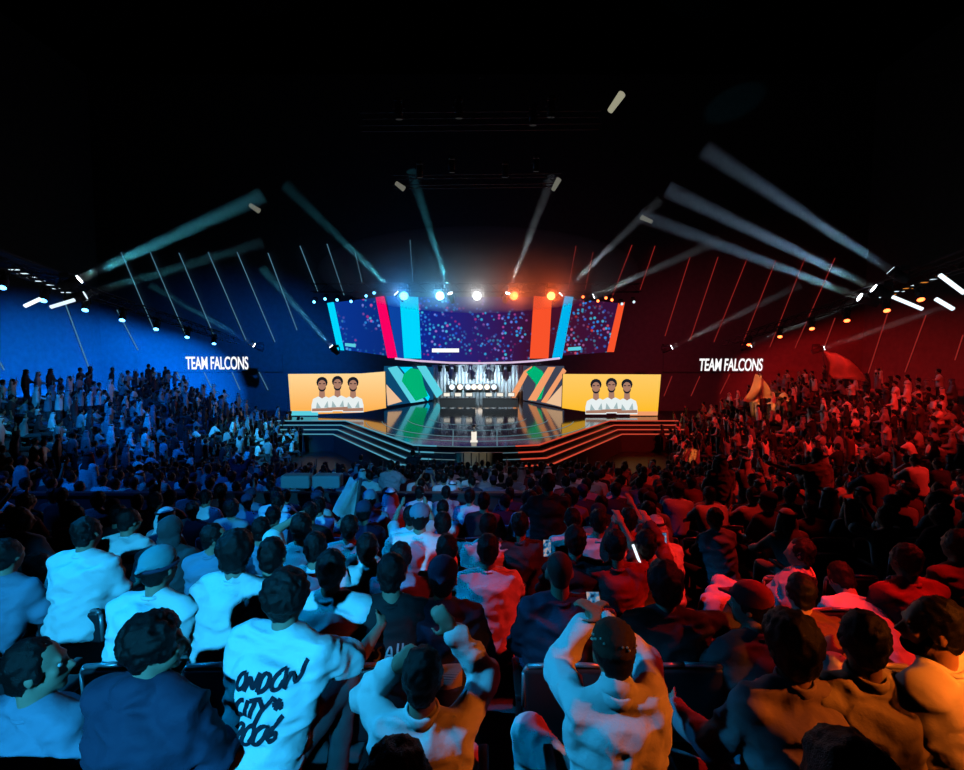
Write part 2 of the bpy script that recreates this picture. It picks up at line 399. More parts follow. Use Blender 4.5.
    if s.get('eyes'):
        b_ = MB()
        for sg in (1, -1): b_.sph(C + r * .032 * sg + u * .002 + f * .0745, .0125)
        out.append(('eyes', b_.mesh('eyes', True), 'eye'))
    return k, out
M['shaved'] = mat('hair_stubble', (.07, .045, .035), .7)

def stroke_print(shirt_me, k, strokes, origin, size, width, name='print'):
    """lettering lying on the back of a shirt: strokes are polylines in letter units, x right and y up, seen from behind"""
    bm = bmesh.new(); bm.from_mesh(shirt_me); tree = BVHTree.FromBMesh(bm); bm.free()
    b_ = MB(); u, r, f = k['u'], k['r'], k['f']
    for st in strokes:
        for _ in range(2 if len(st) > 2 else 0):     # round the pen's corners
            q = [st[0]]
            for a, b in zip(st[:-1], st[1:]): q += [(a[0] * .75 + b[0] * .25, a[1] * .75 + b[1] * .25), (a[0] * .25 + b[0] * .75, a[1] * .25 + b[1] * .75)]
            st = q + [st[-1]]
        pts = []
        for a, b in zip(st[:-1], st[1:]):
            n = max(2, int(math.dist(a, b) * size / .008))
            for i in range(n): pts.append((a[0] + (b[0] - a[0]) * i / n, a[1] + (b[1] - a[1]) * i / n))
        pts.append(st[-1]); hit = []
        for p in pts:
            o = k['p0'] + r * (origin[0] + p[0] * size) + u * (origin[1] + p[1] * size) - f * .5
            h = tree.ray_cast(o, f, 1.0)
            if h[0] is not None: hit.append(h[0] - f * .0005 + h[1] * .0025)
        rows = []
        for i, q in enumerate(hit):
            d = (hit[min(i + 1, len(hit) - 1)] - hit[max(i - 1, 0)])
            if d.length < 1e-6: continue
            sdv = d.normalized().cross(f).normalized() * width
            rows.append((b_.bm.verts.new(q + sdv), b_.bm.verts.new(q - sdv)))
        for a, b in zip(rows[:-1], rows[1:]): b_.bm.faces.new((a[0], a[1], b[1], b[0]))
    return b_.mesh(name)
# ------------------------------------------------------------------ terraces
def drow(k): return 1.9 + 0.85 * (k - 1)
def zfloor(D): return max(0.0, CZ - 2.0 - 0.19 * D)
def zrow(D): return zfloor(drow(math.floor((D - 1.9 + .27) / .85) + 1))
def smitre(ax): return (4.2 - .37 * (ax - 11)) / .19
RISE_S = .37 * .85
# ------------------------------------------------------------------ the people near the camera
ORD = 'zeroth first second third fourth fifth sixth seventh eighth ninth tenth eleventh twelfth thirteenth fourteenth fifteenth sixteenth seventeenth eighteenth nineteenth'.split()
def ordinal(n):
    if n < 20: return ORD[n]
    t, o = divmod(n, 10); T = {2: 'twent', 3: 'thirt', 4: 'fort', 5: 'fift', 6: 'sixt', 7: 'sevent'}[t]
    return T + 'ieth' if o == 0 else T + 'y-' + ORD[o]
REPORT = []
def put_person(root, label, parts, group=None):
    tag(root, label, 'person', group)
    res = {}
    for nm, me, mk in parts:
        o = newobj(nm, me, root, M[mk]); res[nm] = o
    return res
def near_person(px, py, D, label, yaw=0, **s):
    fl = zrow(D) if s.get('fz') is None else s['fz']
    H = at(px, py, D); k = skel(s); c = rz(yaw) @ k['C']
    if s.get('keep'): dh = 0
    elif s.get('stand'): s['h'] = k['h'] + max(-.16, min(.16, H.z - fl - k['C'].z)); REPORT.append((px, py, 'st', round(H.z - fl - k['C'].z, 2)))
    else:
        dh = H.z - fl - k['C'].z
        REPORT.append((px, py, round(dh, 2)))
        dh = max(-.3, min(.35, dh)); s['h'] = k['h'] + dh
    s.setdefault('seed', int(px) % 97)
    k = skel(s); c = rz(yaw) @ k['C']; rl = Vector((H.x - c.x, D - c.y, fl))
    for sd in 'RL':
        if s.get('to' + sd): s['ik' + sd] = rz(-yaw) @ (at(*s['to' + sd]) - rl)
    k, parts = figure(s, s.pop('vox', .012 if D < 2.4 else .014 if D < 3.2 else .018), True)
    c = rz(yaw) @ k['C']
    root = empty('person', (H.x - c.x, D - c.y, fl), R(yaw))
    res = put_person(root, label, parts, s.get('group', 'spectators in the rows nearest the camera'))
    return root, k, res, s
NEAR = []   # x, row depth of every placed seat user, to set chairs
def npers(px, py, D, label, seat=True, **kw):
    o = near_person(px, py, D, label, **kw); NEAR.append((o[0].location.x, D, seat, label)); return o
D0, D1, D2, D3, D4, D5, D6 = [drow(i) for i in range(7)]
def build_near():
    # row by row from the camera
    npers(398, 792, D0, 'dark silhouetted head closest to the camera in front of the white robe', top='black', hair='short', seed=5)
    npers(850, 800, D0, 'dark silhouetted big hair closest to the camera at lower right', top='black', hair='big', seed=9)
    npers(38, 668, D1, 'man in blue-grey shirt lying back, profile turned towards the stage, lower left corner', yaw=-18, hyaw=-42, hpitch=-6, lean=-16, top='blue', long=True, eyes=True, hair='short', armR='rest', armL='lap', seed=3, bulk=1.1, legR=(.1, 1, .1))
    npers(156, 646, D1, 'man in dark navy jacket with ruffled hair, head turned towards the stage', yaw=-12, hyaw=-38, lean=6, top='navy', long=True, eyes=True, hair='curly', armR='lap', armL='rest', bulk=1.14, sw=.19, hood=True, seed=11, loose=.02)
    o, k, res, s = npers(288, 598, 2.2, 'curly haired boy in white t-shirt with LONDON CITY lettering on its back', seat=False, yaw=-8, hyaw=-6, lean=9, tilt=8, top='white', hair='curly', bottom='charcoal', armR=((.45, .8, -.6), (.1, .9, .1)), armL=((.2, .6, -.8), (.2, 1, -.1)), legR=(.35, .8, .3), hem=.07, loose=.022, seed=21, bulk=1.0, tors=1.05)
    L = []; BUF = [L]
    def add(sts, x, y, sx=1, sy=1, sh=.32):
        for st in sts: BUF[-1].append([((x + (p[0] * sx + p[1] * sh * sy)), y + p[1] * sy) for p in st])
    o_ = [[(.5, 1), (.2, .9), (0, .5), (.05, .1), (.3, 0), (.55, .2), (.65, .6), (.5, 1)]]
    n_ = [[(0, 0), (.1, 1), (.5, 0), (.65, 1)]]; N2 = [[(0, 0), (.1, 1), (.5, 0), (.8, 1.35)]]
    d_ = [[(.05, 0), (.1, 1), (.5, .85), (.6, .4), (.4, .05), (.05, 0)]]
    c_ = [[(.5, .95), (.2, .9), (0, .5), (.05, .08), (.35, 0), (.55, .15)]]; i_ = [[(.1, 0), (.15, 1)]]; t_ = [[(.25, 0), (.3, .95)], [(0, .95), (.7, 1)]]; y_ = [[(0, 1), (.25, .5)], [(.65, 1), (.25, .5), (0, -.5)]]
    st_ = [[(0, .5), (.7, .5)], [(.15, .1), (.55, .9)], [(.55, .1), (.15, .9)]]
    two = [[(.05, .75), (.25, 1), (.5, .8), (.35, .4), (0, 0), (.6, .1)]]; six = [[(.6, 1.3), (.25, .8), (.05, .3), (.25, 0), (.5, .15), (.45, .45), (.15, .4)]]
    for i, g in enumerate((o_, n_, d_, o_, N2)): add(g, i * .74, 0)
    for g, x in ((c_, -.05), (i_, .6), (t_, .85), (y_, 1.45)): add(g, x, -1.35)
    add(st_, 2.3, -1.2, .9, .8, 0)
    for i, g in enumerate((two, o_, o_, six)): add(g, -.12 + i * .66, -2.75)
    ca, sa = math.cos(R(13)), math.sin(R(13)); L = [[(x * ca - y * sa, x * sa + y * ca) for x, y in st] for st in L]
    me = stroke_print(res['shirt'].data, k, L, (-.115, .34), .077, .0105, 'lettering')
    newobj('lettering', me, o, M['ink'])
    npers(423, 676, D1, 'dark haired man in white robe raising both arms beside his head', hair='short', robe=True, top='white', toR=(454, 632, 2.1), poleR=(.7, .6, -.3), toL=(394, 668, 2.02), poleL=(-.6, .3, -.7), lean=6, seed=31, tors=.95, eyes=True, curl=.9, sw=.145, bulk=.9)
    o, k, res, s = npers(613, 652, D1, 'man in brown beaded knit cap and grey robe holding up a phone', hair='kufi', robe=True, top='white', skin='skin2', toL=(586, 622, 2.22), poleL=(-.7, .1, -.6), toR=(603, 620, 2.2), poleR=(.8, .1, -.5), legL=(.55, .85, .28), lean=3, hpitch=12, seed=41, collar=True, eyes=True, curl=.6, palmL=(.8, .5, 0), palmR=(-.8, .5, 0), bulk=.92, sw=.145)
    pl = (k['WL'] + k['DL'] * .1 + k['WR'] + k['DR'] * .1) / 2
    phone(Matrix.Translation(at(594, 607, 2.27)), 'black phone held up by man in beaded knit cap', (-38, 0, 4))
    npers(790, 646, D1, 'man with large rounded dark hair in mauve robe, one leg crossed wide', yaw=4, hair='big', robe=True, top='robe_mauve', legL=(.95, .5, .2), legR=(.1, 1, .05), armL=((.5, .25, -.85), (.15, .95, -.1)), armR='lap', lean=4, seed=51, bulk=1.12, eyes=True)
    npers(862, 640, D1, 'dark haired man in pale robe between the mauve robe and yellow-lit shirt', hair='short', hyaw=-10, robe=True, top='cream', armL='knee', armR='lap', lean=2, seed=61, bulk=1.1, eyes=True)
    npers(932, 628, D1, 'bearded man in pale shirt looking left, lit yellow at lower right corner', yaw=24, hyaw=38, lean=6, long=True, top='white', hair='short', beard=True, eyes=True, armL='clap', armR='lap', seed=71, bulk=1.12)
    # second row
    npers(160, 568, D2, 'person in pale cap with dark band and bright white t-shirt', hair='capback', capmat='teal', band=True, hyaw=-10, top='white', lean=16, armR='knee', armL='knee', seed=12, bulk=1.15, eyes=True)
    npers(237, 553, D2 + .1, 'person with bushy dark hair in white shirt behind the navy jacket', hair='big', top='white', lean=8, tilt=4, armR='lap', seed=23, bulk=1.02, seat=True)
    npers(273, 556, D2 + .28, 'dark haired person in plain white t-shirt seen above the curly haired boy', hair='short', top='white', lean=8, seed=33, eyes=True)
    npers(332, 570, D2, 'broad man with short hair in white shirt beside the curly haired boy', hair='short', top='white', lean=9, hyaw=-4, seed=43, bulk=1.18, sw=.19)
    o, k, res, s = npers(392, 574, D2, 'man in black t-shirt with pale handwriting across the back', hair='short', top='black', lean=4, seed=53, bulk=1.08, eyes=True)
    L = []; BUF.append(L)
    for g, x in (([[(0, 1), (.1, 0)]], 0), ([[(.3, 1.1), (.25, .1)], [(.05, .7), (.6, .75)]], .35), ([[(.55, 1), (.2, .8), (.5, .45), (.3, .05), (0, .1)]], .95),
                 ([[(0, 0), (.25, 1), (.5, .9), (.55, 0)], [(.15, .4), (.55, .4)]], 1.75), ([[(.1, 1.1), (.15, 0)]], 2.55), ([[(.1, 1.1), (.15, 0)]], 2.9)): add(g, x, 0, 1, 1.1, .1)
    for g, x in (([[(.1, 0), (0, 1), (.4, .9), (.3, .5), (.55, .2), (.1, 0)]], 0), (o_, .75), (n_, 1.45), (o_, 2.2), ([[(.1, 0), (.1, .8), (.5, .9)]], 2.9)): add(g, x, -1.35, .9, .8, .1)
    newobj('lettering', stroke_print(res['shirt'].data, k, L, (-.14, .27), .075, .0055, 'lettering'), o, M['print'])
    o, k, res, s = npers(443, 578, D2, 'person in grey hooded top and dark cap with pale print on the back', hair='capback', capmat='navy', top='navy', hood=True, lean=4, long=True, seed=63, eyes=True)
    blk = [[(0, y * .12), (2.6, y * .12)] for y in range(-6, 7)]
    newobj('print_patch', stroke_print(res['shirt'].data, k, blk, (-.1, .2), .085, .0056, 'print_patch'), o, M['print'])
    npers(559, 572, D2, 'man with shaved head in navy sweater', hair='shaved', top='navy', long=True, lean=3, seed=73, bulk=1.12, eyes=True, hyaw=3)
    npers(664, 585, D2, 'person in black clothes with dark hair, arm stretched towards the aisle', hair='big', top='black', long=True, bulk=1.25, armR='out', seed=83, lean=8, hem=0)
    npers(750, 605, D2 - .2, 'person in red-lit cap seen in profile behind the mauve robe', hair='cap', capmat='red', hyaw=35, yaw=15, top='charcoal', long=True, lean=10, armL='clap', seed=93, eyes=True)
    npers(800, 592, D2 + .25, 'dark haired person bent over in maroon shirt', hair='short', top='maroon', long=True, lean=28, hyaw=-8, seed=13, bulk=1.05)
    npers(905, 560, D3 - .2, 'large man in dull red shirt at right edge', hair='short', top='red', lean=4, seed=17, bulk=1.25, sw=.2, yaw=8)
    npers(957, 545, D3, 'dark haired man in red shirt cut by the right edge', hair='short', top='red', lean=2, seed=19, bulk=1.2, yaw=10)
    npers(842, 556, D3, 'hunched person in orange-lit white shirt with face hidden', hair='short', top='white', lean=48, tilt=6, hpitch=35, seed=29, bulk=1.18, long=True, keep=True)
    npers(800, 553, D3 + .3, 'person in pale mauve clothes sprawled across the seats by the red steps', yaw=48, hair='short', robe=True, top='robe_mauve', lean=-30, seed=37, legL=(.2, 1, .1), legR=(.1, 1, .25))
    npers(714, 518, D5 + .2, 'person in grey shirt sitting on red-lit steps', seat=False, yaw=15, hair='short', top='grey', lean=14, armR='knee', seed=39)
    # third and fourth row
    npers(88, 533, D3 - .1, 'dark haired man in white shirt, half in shadow, near left edge', hair='short', top='white', lean=8, seed=14, bulk=1.2, yaw=-4)
    npers(38, 548, D3, 'person bent forward in crumpled white shirt near left edge', hair='short', top='white', lean=42, hyaw=-20, seed=24, bulk=1.05, long=True, yaw=-15, keep=True)
    npers(8, 556, D3 - .3, 'person in blue-grey top cut by the left edge', hair='short', top='blue', lean=20, seed=34)
    npers(302, 528, D3 + .2, 'person in white shirt with left arm raised beside the bushy hair', hair='short', top='white', lean=6, toL=(291, 521, 3.9), seed=44)
    npers(316, 548, D3 - .1, 'person with dark hair in pale shirt in front of the broad man', hair='short', top='white', lean=6, seed=54)
    npers(368, 549, D3, 'dark haired person in white collared shirt', hair='short', top='white', lean=8, collar=True, seed=64)
    npers(401, 558, D3 - .1, 'smaller dark haired child in pale blue shirt', hair='short', top='blue', lean=6, seed=74, tors=.9)
    npers(447, 550, D3, 'dark haired person in pale blue shirt in front of the grey hooded top', hair='short', top='white', lean=10, seed=84, sw=.16)
    npers(488, 550, D3 - .1, 'man in white t-shirt lit orange on one side, arms on knees', hair='short', top='white', lean=20, armL='knee', armR='knee', seed=94, bulk=1.14)
    o, k, res, s = npers(575, 541, D3, 'person in black t-shirt with small print in front of the shaved head', hair='short', top='black', lean=6, seed=15, bulk=1.1)
    newobj('lettering', stroke_print(res['shirt'].data, k, [[(0, 0), (2.6, 0)], [(0, -.5), (2.6, -.5)], [(.4, .5), (2.2, .5)]], (-.1, .32), .075, .004, 'lettering'), o, M['print'])
    npers(615, 546, D3 - .05, 'dark haired man in maroon shirt holding a glowing stick', hair='short', top='red', lean=6, seed=25, bulk=1.05, armR='phone')
    npers(645, 545, D3 + .1, 'person in dark maroon top filming with phone raised', hair='short', top='maroon', long=True, lean=4, armR='phone', armL='phone', seed=35)
    o = NEAR[-1]
    npers(350, 528, D4, 'dark haired person in white top left of the largest white shirt', hair='short', top='white', lean=6, seed=45)
    npers(420, 518, D4 - .35, 'large man in broad white shirt in the middle of the crowd', hair='cap', capmat='blue', top='white', lean=10, tilt=2, seed=55, bulk=1.3, sw=.2, armL='clap')
    npers(443, 524, D4 + .1, 'person in white shirt shaded from blue to pink', hair='short', top='white', lean=4, seed=65, bulk=1.1)
    npers(488, 526, D4, 'person in white shirt lit pink beside the standing man', hair='short', top='white', lean=6, seed=75)
    npers(520, 525, D4, 'person in dark shirt at the feet of the standing man', hair='short', top='charcoal', lean=6, seed=85)
    npers(598, 522, D4, 'person in white shirt lit half blue and half red', hair='short', top='white', lean=4, seed=95)
    npers(572, 520, D4 + .3, 'person in orange-lit white shirt just right of the standing man', hair='short', top='white', lean=12, seed=16)
    npers(628, 520, D4 + .2, 'person in red shirt in front of the glowing stick', hair='short', top='red', lean=6, armR='phone', seed=26)
    npers(655, 515, D4 + .2, 'person under a pale grey headscarf bending forward', hair='ghutra', scarf='grey', top='grey', lean=25, seed=36, long=True, bulk=1.1, keep=True)
    npers(20, 520, D4, 'man with blurred profile in pale shirt near left edge, head turned right', hair='short', hyaw=-50, top='blue', lean=4, seed=46)
    npers(130, 521, D4 + .1, 'dark haired person in white shirt leaning forward left of the bushy grey top', hair='short', top='white', lean=22, hyaw=-20, seed=56)
    npers(172, 530, D4 - .3, 'large rounded person in dark grey hooded top', hair='hood', capmat='charcoal', top='charcoal', lean=22, seed=66, bulk=1.35, long=True)
    npers(215, 538, D4 - .4, 'person in dark blue shirt with pale face turned right', hair='short', top='blue', lean=6, hyaw=-60, seed=76)
    npers(262, 530, D4, 'dark haired person in blue shirt beside the raised arm', hair='short', top='blue', lean=5, seed=86)
    # standing figures
    near_person(548, 484, 5.6, 'black clad man standing in the middle of the rows', stand=True, hair='short', top='black', bottom='black', long=True, armL='clap', armR='clap', bulk=1.15, seed=96, skin='skin2', lean=2)
    near_person(413, 453, 17.0, 'man in black shirt standing in the gangway below the stage', stand=True, hair='short', top='black', bottom='denim', armL='clap', armR='phone', seed=27, bulk=1.1)
    near_person(361, 459, 18.0, 'man in dark clothes standing beside the stage steps', stand=True, hair='short', top='black', bottom='black', seed=47, bulk=1.2)
    near_person(391, 474, 10.6, 'person in reddish shirt standing behind the barrier', stand=True, hair='short', top='robe_mauve', armR='clap', seed=57)
    near_person(720, 462, 8.6, 'person in long pale grey headscarf standing in the red-lit rows', stand=True, hair='ghutra', scarf='white', robe=True, top='white', seed=67)
    near_person(816, 455, 8.0, 'man in pale top standing with one arm out in the red-lit rows', stand=True, hair='short', top='cream', armL='out', seed=77)
    near_person(240, 462, 14.0, 'person standing with both arms overhead left of the gangway', stand=True, hair='short', top='navy', bottom='black', armL='up', armR='up', seed=87)
    o, k, res, s = near_person(370, 500, 5.9, 'person in blue cap clutching the raised pale flag', hair='cap', capmat='blue', top='blue', toL=(347, 514, 5.75), seed=97)
    return o, k
M['robe_mauve'] = mat('mauve_cloth', (.42, .33, .38), .85, bump=.25, bscale=22)
def phone(mtx, label, rot=(0, 0, 0)):
    b_ = MB(); b_.box((0, 0, 0), (.072, .008, .148), bev=.003)
    o = b_.build('smartphone', M['phone']); tag(o, label, 'phone')
    o.matrix_world = mtx @ Matrix.Rotation(R(rot[0]), 4, 'X') @ Matrix.Rotation(R(rot[2]), 4, 'Z')
    b_ = MB(); b_.box((0, -.0047, 0), (.064, .001, .138)); b_.build('phone_display', M['screen'], o)
    return o
# ------------------------------------------------------------------ copied spectators of the middle rows
def make_templates():
    T = []
    base = [('seated', dict(lean=6, armR='lap', armL='lap')), ('seated leaning forward', dict(lean=22, armR='knee', armL='knee')), ('seated clapping', dict(lean=4, armR='clap', armL='clap')),
            ('seated with one arm raised', dict(lean=3, armR='up', armL='lap')), ('seated and filming', dict(lean=2, armR='phone', armL='phone')), ('seated with turned head', dict(lean=5, hyaw=40, tilt=4)),
            ('standing', dict(stand=True, armR='down', armL='clap')), ('standing with both arms up', dict(stand=True, armR='up', armL='up'))]
    for i, (pose, s) in enumerate(base):
        for hd in (('short', 'ghutra') if i in (0, 1, 2, 6) else ('short',)) + (('cap',) if i in (0, 5) else ()) + (('big',) if i == 5 else ()):
            q = dict(s); q['hair'] = hd; q['seed'] = 100 + i
            if hd == 'ghutra': q['robe'] = True
            k, parts = figure(q, .03, False)
            T.append((pose, hd, bool(s.get('stand')), parts))
    return T
HEADW = dict(short='dark hair', ghutra='a headscarf', cap='a cap', big='bushy hair')
TOPW = dict(white='white', grey='grey', blue='blue-grey', navy='navy', black='black', red='red', maroon='maroon', cream='cream', charcoal='charcoal')
def clone_person(t, loc, yaw, top, bottom, label, group, scarf='white'):
    root = empty('person', loc, yaw)
    for nm, me, mk in t[3]:
        mk2 = top if nm in ('shirt', 'robe') else bottom if nm == 'trousers' else scarf if nm == 'headscarf' else 'navy' if nm == 'cap' else mk
        newobj(nm, me, root, M[mk2])
    s = random.uniform(.94, 1.05); root.scale = (s, s, s)
    return tag(root, label, 'person', group)
def taken(x, y, rad=.5):
    return any(abs(x - a) < rad and abs(y - b) < .5 for a, b in PLACED)
PLACED = []
def low_arrays():
    out = []
    specs = [dict(lean=6), dict(lean=20, armR='knee', armL='knee'), dict(lean=3, armR='clap', armL='clap'), dict(stand=True, armR='down', armL='clap'), dict(stand=True, armR='up', armL='up'), dict(lean=2, armR='up'),
             dict(lean=6, hair='ghutra', robe=True), dict(stand=True, hair='ghutra', robe=True, armR='down')]
    for i, s in enumerate(specs):
        s['seed'] = 200 + i; k, parts = figure(s, .05, False)
        V, Fq, mi, off = [], [], [], 0
        for nm, me, mk in parts:
            v = np.empty(len(me.vertices) * 3); me.vertices.foreach_get('co', v); v = v.reshape(-1, 3)
            g = {'body': 0, 'hair': 1, 'shirt': 2, 'robe': 2, 'trousers': 3, 'headscarf': 2, 'head_cord': 1}.get(nm, 1)
            for p in me.polygons:
                f = list(p.vertices)
                for t in ([f] if len(f) == 4 else [[f[0], f[i], f[i + 1]] for i in range(1, len(f) - 1)]):
                    if len(t) == 3: t = t + [t[2]]
                    Fq.append([a + off for a in t]); mi.append(g)
            V.append(v); off += len(v)
        out.append((np.vstack(V), np.array(Fq), np.array(mi), s.get('stand', False)))
    return out
def build_crowd(places):
    """places: (x, y, z, yaw, standing) -> one mesh of the people too many to count"""
    A = low_arrays(); seat_i = [i for i, a in enumerate(A) if not a[3]]; st_i = [i for i, a in enumerate(A) if a[3]]
    mats = ['skin2', 'hair', 'white', 'grey', 'blue', 'charcoal', 'black', 'maroon', 'denim']
    V, Fq, MI, off = [], [], [], 0
    for (x, y, z, yaw, st) in places:
        v, f, mi, _ = A[random.choice(st_i if st else seat_i)]
        c, s = math.cos(yaw), math.sin(yaw); sc = random.uniform(.93, 1.06)
        q = v * sc; q = np.stack([q[:, 0] * c - q[:, 1] * s + x, q[:, 0] * s + q[:, 1] * c + y, q[:, 2] + z], 1)
        top = random.choices([2, 3, 4, 5, 6, 7], [5, 3, 2, 2, 3, 1])[0]; bot = random.choice([5, 6, 8])
        m2 = mi.copy(); m2[mi == 2] = top; m2[mi == 3] = bot
        V.append(q); Fq.append(f + off); MI.append(m2); off += len(q)
    V = np.vstack(V); Fq = np.vstack(Fq); MI = np.concatenate(MI)
    me = bpy.data.meshes.new('crowd'); faces = [tuple(f) if f[3] != f[2] else tuple(f[:3]) for f in Fq.tolist()]
    me.from_pydata(V.tolist(), [], faces)
    for n in mats: me.materials.append(M[n])
    me.polygons.foreach_set('material_index', MI.astype(np.int32)); me.shade_smooth(); me.update()
    o = bpy.data.objects.new('crowd', me); col.objects.link(o)
    return tag(o, 'packed spectators filling the side stands and the far rows by the stage', 'crowd', kind='stuff')
# ------------------------------------------------------------------ seats
def seat_meshes():
    b = MB(); b.box((0, -.27, .60), (.47, .055, .46), rot=rx(6), bev=.025); b.box((0, -.245, .62), (.40, .04, .36), rot=rx(6), bev=.018)
    back = b.mesh('seat_back', True)
    b = MB(); b.path([(-.235, -.285, .60), (-.235, -.297, .80), (-.215, -.30, .835), (0, -.302, .848), (.215, -.30, .835), (.235, -.297, .80), (.235, -.285, .60)], .014, 8); rim = b.mesh('back_rim', True)
    b = MB(); b.box((0, -.02, .41), (.44, .42, .07), rot=rx(3), bev=.025); pan = b.mesh('seat_pan', True)
    b = MB(); b.box((0, -.06, .6), (.045, .34, .035), bev=.01); b.box((0, -.2, .42), (.035, .05, .36), bev=.008); arm = b.mesh('armrest', True)
    b = MB(); b.box((0, -.1, .2), (.05, .07, .4)); b.box((0, -.08, .015), (.14, .22, .03), bev=.006); leg = b.mesh('pedestal_leg')
    b = MB(); b.box((0, -.304, .70), (.07, .006, .028), rot=rx(6), bev=.002); plate = b.mesh('number_plate')
    return back, rim, pan, arm, leg, plate
def add_seat(SM, x, y, z, label, group, yaw=0):
    r = empty('stadium_seat', (x, y, z), yaw); tag(r, label, 'seat', group)
    newobj('seat_back', SM[0], r, M['seat']); newobj('back_rim', SM[1], r, M['rim'])['label'] = 'pale metal rim along the top of the backrest'
    newobj('seat_pan', SM[2], r, M['seat'])
    for sx in (-.255, .255): newobj('armrest', SM[3], r, M['seat'], (sx, 0, 0))
    newobj('pedestal_leg', SM[4], r, M['dark']); newobj('number_plate', SM[5], r, M['rim'])
    return r

def populate():
    T = make_templates(); seatT = [t for t in T if not t[2]]; stT = [t for t in T if t[2]]
    cand = []
    for kk in range(5, 22):
        D = drow(kk); z = zfloor(D); n = int(D * 1.06 / .56) + 1
        for i in range(-n, n + 1):
            x = i * .56 + random.uniform(-.07, .07) + (.28 if kk % 2 else 0)
            if abs(x) > 11.2 + (20 - D) * .4: continue
            if taken(x, D) or random.random() < (.1 if kk < 8 else .18): continue
            px = 482 + x / D * F
            if kk == 9 and px < 560: continue
            if kk in (10,) and 290 < px < 450 and random.random() < .5: continue
            if kk < 7 and 680 < px < 740: continue
            cand.append((D, x, z, kk, px))
    cand.sort(key=lambda c: (c[3], c[1]))
    cnt = {}; far = []; left = 298 - NPERS
    for (D, x, z, kk, px) in cand:
        cnt[kk] = cnt.get(kk, 0) + 1
        st = random.random() < (0 if abs(px - 482) < 230 else .06)
        yaw = math.atan2(x, 33 - D) * .7 + random.uniform(-.2, .2)
        if left <= 0: far.append((x, D, z, yaw, st)); continue
        left -= 1
        t = random.choice(stT[:2] if st else random.choices(seatT, [1 if q[1] == 'ghutra' else 1 if 'raised' in q[0] else 2 if 'filming' in q[0] else 5 for q in seatT], k=4))
        top = random.choices(['white', 'grey', 'blue', 'navy', 'black', 'red', 'maroon', 'cream'], [8, 3, 2, 2, 3, 1, 1, 2])[0]
        if t[1] == 'ghutra': top = random.choice(['white', 'cream', 'grey'])
        lab = f"{t[0]} spectator in {TOPW[top]}, {HEADW[t[1]]}, {ordinal(cnt[kk])} from left, {ordinal(kk)} row"
        clone_person(t, (x, D, z), yaw, top, random.choice(['denim', 'black', 'charcoal']), lab, 'spectators in the middle rows', random.choice(['white', 'white', 'red']))
        SEATX.append((x, D, kk))
    for sg in (-1, 1):
        for j in range(0, 13):
            ax = 11.4 + .85 * j; y = max(smitre(ax) + .6, 9.0)
            while y < 31.5 - (1.2 if j == 0 else 0):
                y += random.uniform(.5, .64)
                if random.random() < .12: continue
                if abs(y - 24 - .2 * j) < .5: continue
                x = sg * (ax + random.uniform(-.08, .08))
                far.append((x, y, RISE_S * j, math.atan2(x, 36 - y) + random.uniform(-.25, .25), random.random() < .42))
    return far
SEATX = []
